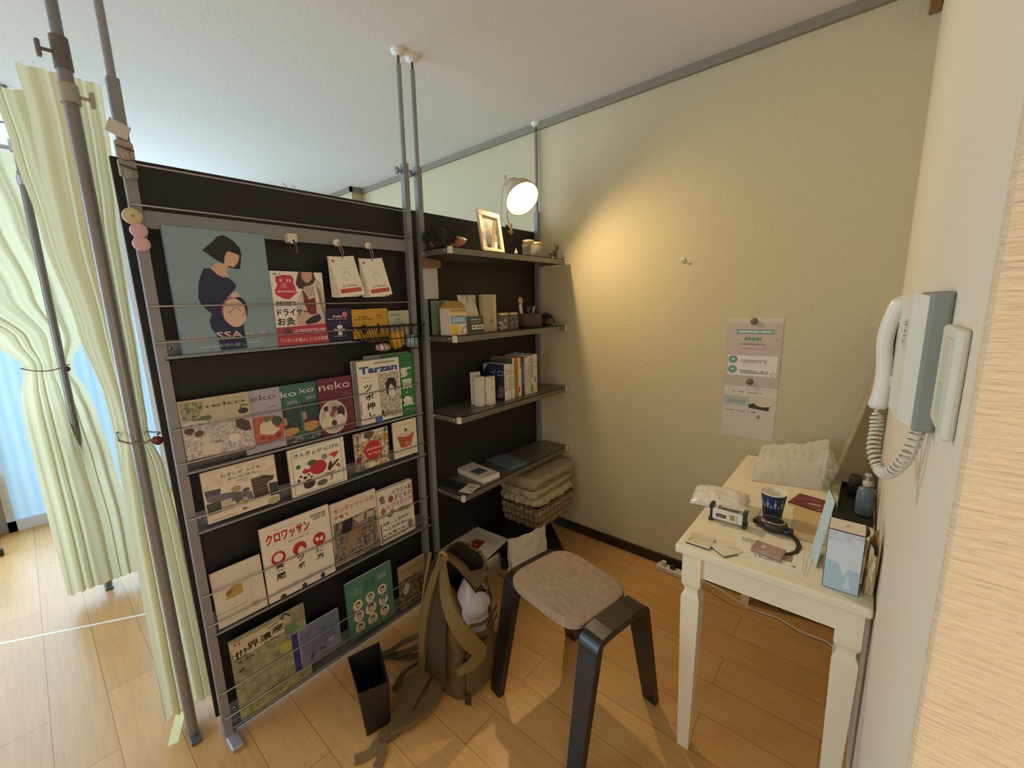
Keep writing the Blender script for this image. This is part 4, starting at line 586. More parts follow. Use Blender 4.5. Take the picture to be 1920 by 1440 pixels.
# clamp lamp
lp = thing('clamp_lamp', 'lit white clamp lamp on the top edge of the dark board', 'lamp', (-1.606, 1.872, 1.862))
shm = mat('cdb596', .45, .1); a = Vector((.70, -.22, -.66)).normalized(); Oc = Vector((-1.425, 1.775, 1.966)); Q = a.to_track_quat('Z', 'Y').to_matrix()
k_ = 1.18
MB().lathe([(r*k_, z*k_) for r, z in ((.0745, 0), (.078, 0), (.077, -.012), (.070, -.045), (.052, -.075), (.040, -.088), (.037, -.112), (.030, -.120), (.001, -.122))], shm, 36, Oc, Q).lathe([(r*k_, z*k_) for r, z in ((.0745, 0), (.067, -.045), (.049, -.073), (.030, -.085), (.001, -.088))], mat('f2ead8', .5), 36, Oc, Q).build('shade', lp)
gl = MB().lathe([(r*k_, z) for r, z in ((.0005, -.004), (.030, -.006), (.055, -.010), (.070, -.016))], mat('ffe9c4', .5, emit=5), 32, Oc, Q).build('lit_diffuser', lp)
cl = MB().box((-1.618, 1.855, 1.835), (-1.588, 1.889, 1.842), mat('c8a262', .4, .2), .002)
cl.box((-1.596, 1.863, 1.825), (-1.588, 1.883, 1.885), mat('cfa860', .4, .2), .002).box((-1.624, 1.860, 1.835), (-1.616, 1.886, 1.880), mat('6d6152', .5), .002).tube([(-1.597, 1.855, 1.842), (-1.585, 1.862, 1.834), (-1.585, 1.884, 1.834), (-1.597, 1.892, 1.842)], .004, mat('b99a84', .4, .4), 8)
cl.build('clamp', lp)
bk2 = Oc-a*.130
MB().tube([(-1.600, 1.866, 1.880), (-1.592, 1.84, 1.93), bk2+Vector((-.012, .036, -.055)), bk2+Vector((0, .03, -.01))], .0035, mat('a58d70', .4, .5), 10).build('arm', lp)
MB().tube([bk2+Vector((.0, 0, 0)), bk2+Vector((-.02, -.02, .03)), bk2+Vector((-.005, -.045, .045)), bk2+Vector((.0, -.055, .01)), bk2+Vector((-.03, -.05, -.05)), Vector((-1.60, 1.80, 1.87)), Vector((-1.625, 1.80, 1.80)), Vector((-1.626, 1.80, 1.2))], .0025, mat('b9a88e', .5), 8).build('cable', lp)
MB().box((-.006, -.01, 0), (.006, .01, .02), mat('b59c7c', .4, .3), .002, T=Matrix.Translation(bk2-a*.012) @ Q.to_4x4()).build('switch', lp)
ld = bpy.data.lights.new('lamp_bulb', 'SPOT'); ld.energy = 36; ld.color = (1.0, .74, .40); ld.spot_size = math.radians(164); ld.spot_blend = .88; ld.shadow_soft_size = .022
lo = bpy.data.objects.new('lamp_bulb', ld); COL.objects.link(lo); lo.parent = lp
lo.location = Oc+a*.006-Vector(lp['_w']); lo.rotation_euler = a.to_track_quat('-Z', 'Y').to_euler()
# jars and trinkets
def glass_jar(name, label, x, y, z, r, h, group, fill=None, fc='b9b29a'):
    t = thing(name, label, 'jar', (x, y, z), group)
    g = mat('d9d2bd', .05, alpha=.12, spec=.7)
    MB().lathe([(.001, .001), (r*.9, .001), (r, .005), (r, h*.72), (r*.86, h*.82), (r*.84, h*.86)], g, 26, (x, y, z)).build('glass', t)
    MB().lathe([(r*.8, h*.86), (r*.9, h*.86), (r*.92, h*.9), (r*.92, h*.985), (r*.88, h), (.001, h)], mat('c8b27a', .3, .7), 26, (x, y, z)).build('lid', t)
    if fill:
        rnd = random.Random(int(x*999)); mb = MB()
        for i in range(46):
            aa = rnd.uniform(0, 2*PI); rr = r*.8*math.sqrt(rnd.random()); zz = rnd.uniform(.006, h*fill)
            mb.ball((x+rr*math.cos(aa), y+rr*math.sin(aa), z+zz), rnd.uniform(.004, .007), mat(rnd.choice(fc), .6), 6, 4)
        o = mb.build('contents', t); o['kind'] = 'stuff'
glass_jar('glass_jar', 'empty glass jar on the top shelf, left of two', -1.405, 1.790, ZS1, .033, .078, None)
glass_jar('glass_jar', 'empty glass jar on the top shelf, right of two', -1.425, 1.885, ZS1, .033, .078, None)
tag(MB().ball((-1.386, 1.665, ZS1+.008), .008, mat('e2dccc', .5), 10, 6).lathe([(.006, .010), (.003, .022), (.0005, .028)], mat('e2dccc', .5), 10, (-1.386, 1.665, ZS1)).build('figurine', None, (-1.386, 1.665, ZS1)), 'tiny white figurine between the picture frame and the jars', 'figurine')
an = thing('animal_figurine', 'small dark ox-like animal figurine at the right end of the top shelf', 'figurine', (-1.415, 2.03, ZS1))
dk = mat('4a463f', .35, .3)
body = MB(); bc = Vector((-1.415, 2.03, ZS1))
body.ball(bc+Vector((0, 0, .036)), (.014, .026, .015), dk)
for sx in (-.008, .008):
    for sy in (-.019, .017): body.tube([bc+Vector((sx, sy, .034)), bc+Vector((sx, sy, .0))], [.006, .004], dk, 8)
body.tube([bc+Vector((0, .02, .042)), bc+Vector((0, .032, .056)), bc+Vector((0, .036, .066))], [.009, .008, .008], dk, 10)
body.ball(bc+Vector((0, .040, .066)), (.008, .013, .008), dk)
for sx in (-1, 1): body.tube([bc+Vector((sx*.005, .034, .072)), bc+Vector((sx*.012, .030, .080)), bc+Vector((sx*.010, .024, .085))], [.003, .002, .001], dk, 6)
body.tube([bc+Vector((0, -.025, .040)), bc+Vector((0, -.032, .026))], .002, dk, 6)
body.build('body', an)
for sy in (-.016, .018): MB().box((bc.x-.004+.011, bc.y+sy-.008, bc.z+.0), (bc.x+.008+.005, bc.y+sy+.008, bc.z+.010), mat('c9c2b0', .4), .003).build('patch', an)
# notice on the upright
nt_ = thing('clipboard', 'sheet of lined paper under a brown wooden clip on the shelf rack upright', 'paper', (-1.541, 1.245, 1.5))
MB().box((-1.5415, 1.205, 1.475), (-1.5405, 1.285, 1.628), mat('b9b6ae', .7)).build('paper', nt_)
lm = MB()
for i in range(13): lm.box((-1.5405, 1.212, 1.488+.0095*i), (-1.5403, 1.278, 1.4888+.0095*i), mat('8a877f', .7))
lm.build('ruled_lines', nt_)
MB().prism([(-1.5405, 1.200, 1.655), (-1.5405, 1.302, 1.645), (-1.5405, 1.306, 1.625), (-1.5405, 1.298, 1.612), (-1.5405, 1.205, 1.606)], (.006, 0, 0), mat('7d6142', .6, var=.2, vscale=40)).build('clip', nt_)
# ------------------------------------------------------------------ second shelf
def boxthing(name, label, cat, lo, hi, col, T=None, art=None, group=None, bev=.001, face='+x', extra=None, rough=.55):
    mb = MB().box(lo, hi, mat(col, rough), bev, T=T)
    if art:
        if face == '+x': TT = facing(hi[0], (lo[1]+hi[1])/2, lo[2])
        elif face == '-y': TT = Matrix.Translation(((lo[0]+hi[0])/2, lo[1], lo[2])) @ Matrix(((1, 0, 0, 0), (0, 0, -1, 0), (0, 1, 0, 0), (0, 0, 0, 1)))
        else: TT = Matrix.Translation(((lo[0]+hi[0])/2, (lo[1]+hi[1])/2, hi[2]))
        cover_item(mb, (T @ TT) if T is not None else TT, art)
    base = ((lo[0]+hi[0])/2, (lo[1]+hi[1])/2, lo[2])
    if T is not None: base = tuple(T @ Vector(base))
    return tag(mb.build(name, None, base), label, cat, group)
boxthing('notebook', 'dark-edged greenish notebook standing behind the blue and yellow carton', 'book', (-1.53, 1.225, ZS2), (-1.512, 1.325, ZS2+.155), '6f7a6c', rough=.5)
cb = MB(); x0, x1, y0, y1 = -1.478, -1.405, 1.232, 1.325
cbm = mat('d9d2c2', .55); cb.box((x0, y0, ZS2), (x1, y1, ZS2+.118), cbm, .001)
cb.prism([(x0, y0, ZS2+.118), (x1, y0, ZS2+.118), ((x0+x1)/2, y0, ZS2+.15)], (0, y1-y0, 0), mat('b08b52', .6, var=.1))
cover_item(cb, facing(x1, (y0+y1)/2, ZS2), [['p', 'b08b52', [[-46, 116], [46, 116], [46, 100], [-46, 100]]], ['p', 'd9c070', [[-46, 98], [46, 98], [46, 86], [-46, 86]]], ['p', '7aa0b5', [[-46, 86], [46, 86], [46, 48], [-46, 48]]], ['s', 'c9d8de', [-34, 58, 32, 76], 2], ['p', 'd9b53a', [[-46, 46], [0, 46], [-8, 2], [-46, 2]]], ['p', 'b9927a', [[6, 8], [18, 30], [36, 40], [46, 38], [46, 28], [30, 20], [22, 6]]], ['e', 'e2cfc0', 34, 16, 12, 14, 0]])
tag(cb.build('carton', None, ((x0+x1)/2, (y0+y1)/2, ZS2)), 'blue and yellow carton with a kraft paper top on the second shelf', 'carton')
pb = MB()
def pouch(u, v):
    a = 2*PI*u; w = .060*(1-.08*v); d = .036*(1-v**1.5)+.0015; c_, s_ = math.cos(a), math.sin(a)
    return (-1.450+d*math.copysign(abs(c_)**.6, c_)+.004*math.sin(9*u*PI+v*8)*(.3+v)*.6-.012*v, 1.384+w*math.copysign(abs(s_)**.5, s_), ZS2+.0005+.176*v)
pb.grid(pouch, 40, 18, mat('bdb7a4', .35, .1, bump=.3, bscale=40))
cover_item(pb, facing(-1.4085, 1.384, ZS2) @ Matrix.Rotation(-.05, 4, 'X'), [['p', '3f4a40', [[-58, 4], [58, 4], [56, 78], [-56, 78]]], ['s', 'b9bda8', [-30, 58, 40, 68], 1], ['s', '8a9082', [-26, 46, 40, 54], 1], ['p', 'd5cfae', [[-22, 18], [54, 18], [54, 38], [-22, 38]]], ['s', '3a4238', [-16, 22, 48, 34], 1]])
tag(pb.build('coffee_pouch', None, (-1.45, 1.388, ZS2)), 'beige crumpled pouch with a dark green label on the second shelf', 'pouch')
T = place(-1.437, 1.506, ZS2, .06)
boxthing('book', 'beige book standing with its cover out, right of the pouch', 'book', (-.012, -.055, 0), (.012, .045, .178), 'a99b7c', T=T, art=[['p', 'c8ad7e', [[26, 2], [48, 2], [48, 176], [26, 176]]], ['e', '6d5a3e', 12, 52, 14, 6, .4]])
PILL = ['d8d4c2', 'c9c4ae', '3f3d33', '6d6a55', 'b9b59f', '55543f']
glass_jar('spice_jar', 'glass jar of pale and dark beans on the second shelf', -1.425, 1.590, ZS2, .034, .088, None, .7, PILL)
glass_jar('spice_jar', 'glass jar of dark beans on the second shelf, next to the brown basket', -1.425, 1.666, ZS2, .034, .088, None, .5, ['4a4438', '5c5646', '8a8672', '3a372f'])
ba = thing('pen_basket', 'dark brown round basket full of small tools on the second shelf', 'basket', (-1.455, 1.825, ZS2))
bm_ = mat('4a3828', .7, bump=.6, bscale=120)
MB().lathe([(.001, .002), (.072, .002), (.084, .020), (.086, .060), (.083, .078), (.080, .078), (.078, .03), (.001, .012)], bm_, 32, (-1.455, 1.825, ZS2)).build('body', ba)
def stick(name, label, p, q, r, c, cat, flat=False):
    mb = MB().tube([p, q], r, mat(c, .5), 8)
    if flat: mb.ball(q, (r*1.5, r*2.4, r*3.2), mat(c, .5), 10, 6)
    tag(mb.build(name, None, p), label, cat)
stick('brush', 'wooden brush with a pale head sticking up from the brown basket', (-1.46, 1.80, ZS2+.02), (-1.465, 1.785, ZS2+.145), .007, 'b59a6c', 'tool', True)
stick('marker_pen', 'white capped marker at the left of the brown basket', (-1.44, 1.775, ZS2+.02), (-1.44, 1.750, ZS2+.125), .008, 'd2cec2', 'pen')
stick('marker_pen', 'slim pale pen leaning right in the brown basket', (-1.45, 1.85, ZS2+.02), (-1.44, 1.875, ZS2+.115), .006, 'a9a59a', 'pen')
stick('marker_pen', 'blue grey pen leaning back in the brown basket', (-1.48, 1.86, ZS2+.02), (-1.49, 1.895, ZS2+.112), .008, '4d5566', 'pen')
stick('scissor_handle', 'black handle poking up in the middle of the brown basket', (-1.46, 1.83, ZS2+.02), (-1.45, 1.825, ZS2+.118), .010, '26221f', 'tool')
hedgehog('smaller black-bristled hedgehog brush at the right end of the second shelf', (-1.45, 2.00, ZS2), .135, (1, -.35, 0), '2b2723', '8a6446', 5)
# ------------------------------------------------------------------ third shelf: tubes and books
for i, (x, y, h, z0) in enumerate(((-1.455, 1.437, .148, 0), (-1.435, 1.492, .142, 0), (-1.50, 1.455, .165, 0))):
    lab = ['slim white carton on the third shelf, front left of three', 'slim white carton on the third shelf, front right of three', 'slim white carton standing behind the two front ones'][i]
    T = place(x, y, ZS3, .15)
    o = boxthing('slim_carton', lab, 'carton', (-.017, -.021, 0), (.017, .021, h), 'd9d3c4', T=T, art=[['s', '8a8478', [-10, h*1000-18, 6, h*1000-10], 1], ['s', 'a39d90', [-12, 70, 8, 90], 2], ['l', 'bfb9aa', [[-20, h*1000-8], [20, h*1000-8]], 1]], group='slim white cartons on the third shelf')
BK = [(.028, .190, .150, 'dcd4c6', '2c3558', 'white spined book with a dark blue cover facing left, first of the row'), (.013, .188, .15, 'dfd9cc', None, 'thin white book second in the row on the third shelf'), (.013, .187, .15, 'd8d2c6', None, 'thin greyish white book third in the row on the third shelf'), (.013, .185, .15, 'e0dacd', None, 'thin white book fourth in the row, left of a lower booklet'), (.009, .165, .13, 'c9c0ac', None, 'low cream booklet between white books and the green one'),
      (.018, .212, .16, 'd6cdb6', '5d6b4a', 'taller book with a green cover and pale spine'), (.020, .214, .16, 'c08238', None, 'orange spined book on the third shelf'), (.014, .212, .16, 'ddd5c4', None, 'white book with a red mark on its spine, right of the orange one'), (.016, .206, .15, 'd2cdb9', None, 'pale yellow book left of the dark blue one'), (.014, .208, .16, '3f4658', None, 'dark blue spined book on the third shelf'),
      (.018, .205, .15, 'ddd6c6', None, 'white book right of the dark blue one'), (.022, .212, .17, 'd9d2c0', None, 'thick cream book near the right end of the row'), (.016, .214, .17, 'c7c6b6', None, 'grey-green book with a green mark on its spine'), (.018, .213, .17, 'd5ceb8', None, 'pale yellow-green book second from the right end'), (.024, .216, .17, 'd8ccae', None, 'cream book with red and yellow marks at the right end')]
y = 1.585
SPINE = {7: [['p', 'b5482e', [[-7, 20], [6, 20], [6, 55], [-7, 50]]]], 6: [['s', '8a5a20', [-5, 60, 5, 170], 20]], 8: [['p', 'b5983a', [[-8, 150], [8, 150], [8, 204], [-8, 204]]]], 9: [['s', 'a9adb8', [-4, 60, 4, 180], 14]], 11: [['s', '55504a', [-6, 60, 6, 190], 16], ['p', '2b2826', [[-11, 4], [-8, 4], [-8, 60], [-11, 60]]]], 12: [['p', '5f9a3e', [[-8, 10], [8, 10], [8, 48], [-8, 52]]], ['s', '5a5f5a', [-6, 90, 6, 200], 10]], 13: [['p', 'c9c05a', [[-9, 5], [9, 5], [9, 30], [-9, 30]]], ['s', '8a877a', [-5, 60, 5, 190], 14]], 14: [['s', 'a8503c', [-8, 140, 8, 150], 1], ['s', 'a8503c', [-8, 168, 8, 176], 1], ['p', '7d3f3a', [[-10, 60], [-1, 60], [-1, 90], [-10, 90]]], ['p', 'd5b53c', [[-2, 8], [11, 8], [11, 60], [-2, 60]]]], 5: [['e', 'a06a3c', 0, 30, 7, 9, 0], ['s', '6d6a55', [-5, 70, 5, 180], 14]]}
for i, (th, h, d, c, cov, lab) in enumerate(BK):
    lean = -.02 if i > 5 else 0
    xf = -1.432+(.012 if i < 5 else 0)-(.0 if i < 10 else -.012)-.003*(i % 3)
    T = place(xf, y, ZS3)
    mb = MB(); ed = mat('e4dfd0', .8); cm = mat(c, .45)
    mb.box((-d, .0012, .002), (-.001, th-.0012, h-.002), ed, T=T).box((-d, 0, 0), (0, .0014, h), mat(cov or c, .4), T=T).box((-d, th-.0014, 0), (0, th, h), cm, T=T).box((-.0012, 0, 0), (.0005, th, h), cm, T=T)
    T2 = T @ Matrix.Translation((.0005, th/2, 0)) @ Matrix(((0, 0, 1, 0), (1, 0, 0, 0), (0, 1, 0, 0), (0, 0, 0, 1)))
    cover_item(mb, T2, SPINE.get(i, [['s', '7d776c', [-th*300, 50, th*300, h*850], 12]]))
    if i == 0:
        T3 = T @ Matrix.Translation((-d/2, 0, 0)) @ Matrix(((1, 0, 0, 0), (0, 0, -1, 0), (0, 1, 0, 0), (0, 0, 0, 1)))
        cover_item(mb, T3, [['p', '7a7488', [[20, 10], [60, 14], [70, 70], [40, 80], [30, 50]]], ['p', 'b9b5b5', [[-74, 188], [-74, 150], [-40, 186]]], ['t', 'b5bccb', 'イロ', [-20, 128, 66, 160], 0]])
    tag(mb.build('paperback', None, (xf-d/2, y+th/2, ZS3)), lab, 'book', 'books on the third shelf'); y += th+.0022
# ------------------------------------------------------------------ fourth shelf
T = place(-1.505, 1.438, ZS4, -.10)
o = boxthing('phone_box', 'flat white carton with a blue picture on its lid, fourth shelf', 'carton', (-.118, -.056, 0), (.118, .056, .026), 'dbd5c8', T=T, face='+z', art=[['p', '3f4f6b', [[-8, -40], [62, -36], [56, 30], [-14, 26]]], ['n', '34486a', '6d8298', [[-4, -34], [56, -30], [50, 24], [-10, 20]], 70], ['l', '55504a', [[96, -34], [96, 40]], 3]])
T = place(-1.49, 1.655, ZS4, -.14)
nbk = boxthing('notebook', 'blue grey cloth notebook lying on the fourth shelf', 'book', (-.10, -.066, 0), (.10, .066, .013), '5d6f7a', T=T, bev=.002)
T = place(-1.49, 1.268, ZS4, .06)
boxthing('pouch', 'flat black pouch at the left end of the fourth shelf', 'pouch', (-.085, -.036, 0), (.075, .038, .006), '23272a', T=T, bev=.002)
T = place(-1.395, 1.287, ZS4+.0062, .25)
boxthing('name_card', 'white card with a dark dot lying on the black pouch', 'card', (-.036, -.05, 0), (.030, .05, .0008), 'dbd5c8', T=T, face='+z', bev=0, art=[['e', '3a332c', 20, -22, 4, 4, 0], ['s', '9a948a', [-20, 0, 16, 30], 4]])
# ------------------------------------------------------------------ fifth shelf, basket and cloths, black box
m5 = MB(); bm5 = mat('1b1917', .35, .3)
m5.box((-1.585, 1.214, ZS5-.004), (-1.368, 2.088, ZS5), bm5).box((-1.371, 1.214, ZS5-.03), (-1.368, 2.088, ZS5), bm5).box((-1.585, 1.214, ZS5-.03), (-1.368, 1.217, ZS5), bm5)
m5.build('shelf', B, None).update_tag()
tag(MB().box((-.0, 0, 0), (.36, .30, .085), mat('141210', .6), .006, T=place(-1.43, 1.99, 0, -.70+PI*1.5)).build('storage_box', None, (-1.3, 1.8, 0)), 'low black box on the floor under the shelf rack corner', 'box')
wbk = thing('wicker_basket', 'woven wicker basket at the right end of the lowest shelf', 'basket', (-1.43, 1.84, ZS5))
x0, x1, y0, y1, z0, z1 = -1.56, -1.292, 1.68, 2.03, ZS5, ZS5+.125
wm1, wm2 = mat('8a7658', .7, var=.2, vscale=60), mat('6d5a42', .7)
wk = MB(); wk.box((x0+.012, y0+.012, z0), (x1-.012, y1-.012, z1-.01), mat('3a3026', .8))
per = [(x0, y0, x1, y0, 8), (x1, y0, x1, y1, 9), (x1, y1, x0, y1, 8), (x0, y1, x0, y0, 9)]
for (ax, ay, bx_, by, n_) in per:
    for i in range(n_):
        t_ = (i+.5)/n_; cx, cy = ax+(bx_-ax)*t_, ay+(by-ay)*t_; L = math.hypot(bx_-ax, by-ay)/n_
        for j in range(3):
            zz = z0+.018+j*.040; out = .004 if (i+j) % 2 else -.003
            ox, oy = (by-ay), -(bx_-ax); nn = math.hypot(ox, oy); ox, oy = ox/nn*out, oy/nn*out
            ins = 1-(.10*(1-(zz-z0)/.12)); px_, py_ = (x0+x1)/2+(cx-(x0+x1)/2)*ins+ox, (y0+y1)/2+(cy-(y0+y1)/2)*ins+oy
            r_ = (abs(bx_-ax)/n_/2+.006, abs(by-ay)/n_/2+.006, .022)
            wk.ball((px_, py_, zz), (max(r_[0], .010), max(r_[1], .010), .021), wm1 if (i+j) % 2 else mat('a08c6a', .7), 10, 6)
wk.tube([(x0, y0, z1), (x1, y0, z1), (x1, y1, z1), (x0, y1, z1)], .008, wm2, 8, closed=True).build('weave', wbk)
def cloth(label, z, h, col, seed, x0, x1, y0, y1, fold=0, frill=False):
    mb = MB(); rnd = random.Random(seed)
    n = 3
    def f(u, v):      # rounded slab outline swept around
        ang = 2*PI*v; cxx, cyy = (x0+x1)/2, (y0+y1)/2; hx, hy = (x1-x0)/2, (y1-y0)/2
        c_, s_ = math.cos(ang), math.sin(ang); k = (abs(c_)**8+abs(s_)**8)**(-1/8)
        a2 = PI*(u-.5); rr = 1 if 0 else 1-.10*(1-math.cos(a2)); zz = z+h/2+h/2*math.sin(a2)
        wob = noise.noise(Vector((c_*3+seed, s_*3, u*2)))*.012+(.010*math.sin(ang*26)*math.cos(a2) if frill else 0)
        return (cxx+hx*k*c_*rr+wob*c_, cyy+hy*k*s_*rr+wob*s_, zz+noise.noise(Vector((c_*4, s_*4+seed, 1)))*.006*(1 if u > .3 else 0))
    m_ = mat(col, .9, bump=.5, bscale=160); mb.grid(f, 12, 90, m_)
    top = [f(1, i/90) for i in range(90)]; cxx, cyy = (x0+x1)/2, (y0+y1)/2
    mb.add(top+[(cxx, cyy, z+h+.002)], [[i, (i+1) % 90, 90] for i in range(90)], m_, True)
    bot = [f(0, i/90) for i in range(90)]; mb.add(bot, [list(range(89, -1, -1))], m_)
    for k in range(fold):
        zz = z+h*(k+1)/(fold+1)
        mb.tube([(x1+.002, y0+.02, zz-.002), (x1+.004, (y0+y1)/2, zz), (x1+.002, y1-.02, zz-.002)], .0022, mat('6d6248', .9), 6)
    tag(mb.build('folded_cloth', None, (cxx, cyy, z)), label, 'cloth')
cloth('frilled cream cloth folded directly on the wicker basket', z1+.010, .050, 'b8ad8c', 3, -1.57, -1.285, 1.665, 2.045, frill=True)
cloth('cream folded cloth in the middle of the stack on the basket', z1+.064, .046, 'b0a37c', 7, -1.57, -1.29, 1.655, 2.05, 1)
cloth('beige folded blanket on top of the stack on the basket', z1+.114, .066, '9a8c6a', 11, -1.575, -1.285, 1.65, 2.06, 1)
T = place(-1.475, 1.372, ZS5+.0005, .05)
for k in range(3):
    TT = T @ Matrix.Translation((.012*k, -.012*k, .0013*k)) @ Matrix.Rotation(.06*k, 4, 'Z'); mb = MB().box((-.125, -.15, 0), (.105, .15, .001), mat(['d8d2c6', 'dcd6ca', 'd4cfc6'][k], .6), T=TT)
    if k == 2: cover_item(mb, TT @ Matrix.Translation((0, 0, .001)), [['p', 'a9a3a6', [[-20, -120], [40, -120], [40, -20], [-10, -20]]], ['e', '6d5a34', -50, 52, 16, 9, .4], ['s', 'a59d94', [-90, -40, -40, 40], 6], ['s', 'b5ada4', [-100, 60, 80, 130], 8], ['l', '9a8f80', [[-44, 50], [-20, 20], [10, 26]], 3]])
    tag(mb.build('leaflet', None, tuple(TT.translation)), ['white leaflet lowest of the pile on the lowest shelf behind the backpack', 'white leaflet in the middle of the pile on the lowest shelf', 'printed white leaflet under the dark red card on the lowest shelf'][k], 'leaflet')
T = place(-1.470, 1.378, ZS5+.0050, .30)
boxthing('red_card', 'dark red card lying on the white leaflets', 'card', (-.028, -.048, 0), (.028, .048, .001), '8a2a28', T=T, face='+z', bev=0, art=[['s', 'c07a6c', [-6, -22, 6, 18], 1]])
wp = MB()
def paperbag(u, v):
    y = 1.40+.24*u; z = .088+.19*v; x = -1.235-.06*v+.012*noise.noise(Vector((u*5, v*4, 2)))+.025*math.sin(PI*u)
    return (x+.05*u, y+.03*v, z+.02*noise.noise(Vector((u*4, 1, 3)))*v)
wp.grid(paperbag, 14, 12, mat('d6cfbf', .6, bump=.3, bscale=30), False).grid(lambda u, v: tuple(Vector(paperbag(1-u, v))+Vector((-.035*(1-v)-.002, 0, 0))), 14, 12, mat('d6cfbf', .6), False)
tag(wp.build('paper_bag', None, (-1.24, 1.5, .088)), 'crumpled white paper bag standing behind the stool', 'paper bag')

# ------------------------------------------------------------------ stool
st = thing('stool', 'dark bentwood stool with a flat brown-grey woven cushion', 'stool', (-.718, 1.1255, 0))
SO = Vector((-.718, 1.1255, 0)); E1 = Vector((.984, -.179, 0)).normalized(); E2 = Vector((-E1.y, E1.x, 0))
def sp(a, b, z): return SO+E1*a+E2*b+Vector((0, 0, z))
DW = mat('1d1613', .32, var=.25, vscale=12)
for s in (1, -1):
    pts = []; n_ = 8
    for k in range(7): t_ = k/6; pts.append((-.205+.080*t_, .0+.405*t_))
    for k in range(1, n_+1): an = PI*k/(2*n_)*.88; pts.append((-.125+.034*(1-math.cos(an)), .405+.036*math.sin(an)))
    pts += [(-.06, .4435), (0, .4435)]; pts += [(-b, z) for b, z in pts[-2::-1]]
    P = [sp(s*(.196-.010*min(1, z/.44)), b, z+.0) for b, z in pts]; P = [p+Vector((0, 0, 0)) for p in P]
    ups = []
    for i in range(len(P)):
        t_ = (P[min(i+1, len(P)-1)]-P[max(i-1, 0)]).normalized(); ups.append(E1.cross(t_))
    wd = [.050+.022*min(1, z/.40) for b, z in pts]
    half = len(P)//2
    MB().ribbon(P[:16], wd[:16], DW, .026, ups[:16]).build('leg', st)
    MB().ribbon(P[len(P)-16:], wd[len(P)-16:], DW, .026, ups[len(P)-16:]).build('leg', st)
    MB().ribbon(P[15:len(P)-15], wd[15:len(P)-15], DW, .026, ups[15:len(P)-15]).build('top_rail', st)
def stool_T(): return Matrix.Translation(SO) @ Matrix(((E1.x, E2.x, 0, 0), (E1.y, E2.y, 0, 0), (0, 0, 1, 0), (0, 0, 0, 1)))
sb = MB().box((-.178, -.118, .412), (.178, .118, .432), DW, .01, T=stool_T())
for s in (1, -1): sb.prism([stool_T() @ Vector((x, s*.118, z)) for x, z in ((-.17, .43), (.17, .43), (.17, .372), (.12, .41), (-.12, .41), (-.17, .372))], E2*(-s*.018), DW)
sb.build('seat_base', st)
def cushion(u, v):
    an = 2*PI*v; c_, s_ = math.cos(an), math.sin(an); k = (abs(c_)**4.5+abs(s_)**4.5)**(-1/4.5)
    r = min(1, u*1.25); z = .459 if u < .8 else .459-.024*((u-.8)/.2)**1.4
    x, y = -.026+.172*k*c_*r, .152*k*s_*r
    z += .004*(1-(r*r))+.0015*noise.noise(Vector((x*30, y*30, 0)))
    return tuple(stool_T() @ Vector((x, y, z)))
def woven():
    m = mat('8c7764', .95).copy(); m.name = 'woven_seat'; nt = m.node_tree; b = nt.nodes['Principled BSDF']
    tc = nt.nodes.new('ShaderNodeTexCoord'); mp = nt.nodes.new('ShaderNodeMapping'); mp.inputs['Scale'].default_value = (55, 240, 1); mp.inputs['Rotation'].default_value = (0, 0, .9)
    n = nt.nodes.new('ShaderNodeTexNoise'); n.inputs['Scale'].default_value = 1; n.inputs['Detail'].default_value = 4
    nt.links.new(tc.outputs['Object'], mp.inputs['Vector']); nt.links.new(mp.outputs['Vector'], n.inputs['Vector'])
    r = nt.nodes.new('ShaderNodeValToRGB'); r.color_ramp.elements[0].color = lin('84705f'); r.color_ramp.elements[1].color = lin('a08c76'); r.color_ramp.elements[0].position = .32; r.color_ramp.elements[1].position = .72
    nt.links.new(n.outputs['Fac'], r.inputs['Fac']); nt.links.new(r.outputs['Color'], b.inputs['Base Color'])
    bp = nt.nodes.new('ShaderNodeBump'); bp.inputs['Strength'].default_value = .5; bp.inputs['Distance'].default_value = .003; nt.links.new(n.outputs['Fac'], bp.inputs['Height']); nt.links.new(bp.outputs['Normal'], b.inputs['Normal'])
    return m
cu = MB().grid(cushion, 14, 72, woven()); cu.add([stool_T() @ Vector(p) for p in ((-.17, -.11, .434), (.12, -.11, .434), (.12, .11, .434), (-.17, .11, .434))], [[3, 2, 1, 0]], DW)
cu.build('cushion', st)
# ------------------------------------------------------------------ waste bin
bn = MB(); bmt = mat('211b19', .45)
top = [Vector(p) for p in ((-1.168, .534, .195), (-1.128, .626, .195), (-1.312, .702, .195), (-1.338, .588, .195))]
bot = [Vector(p) for p in ((-1.180, .553, .001), (-1.160, .634, .001), (-1.302, .690, .001), (-1.318, .602, .001))]
ct = sum(top, Vector())/4; cbt = sum(bot, Vector())/4
it = [p+(ct-p).normalized()*.005 for p in top]; ib = [p+(cbt-p).normalized()*.006+Vector((0, 0, .004)) for p in bot]
bn.add(top+bot, [[i, (i+1) % 4, 4+(i+1) % 4, 4+i][::-1] for i in range(4)]+[[4, 5, 6, 7]], bmt)
bn.add(it+ib, [[i, (i+1) % 4, 4+(i+1) % 4, 4+i] for i in range(4)]+[[7, 6, 5, 4]], mat('120f10', .6))
bn.add(top+it, [[i, (i+1) % 4, 4+(i+1) % 4, 4+i] for i in range(4)], bmt)
tag(bn.build('waste_bin', None, (-1.24, .62, 0)), 'open black rectangular waste bin on the floor before the rack', 'bin')
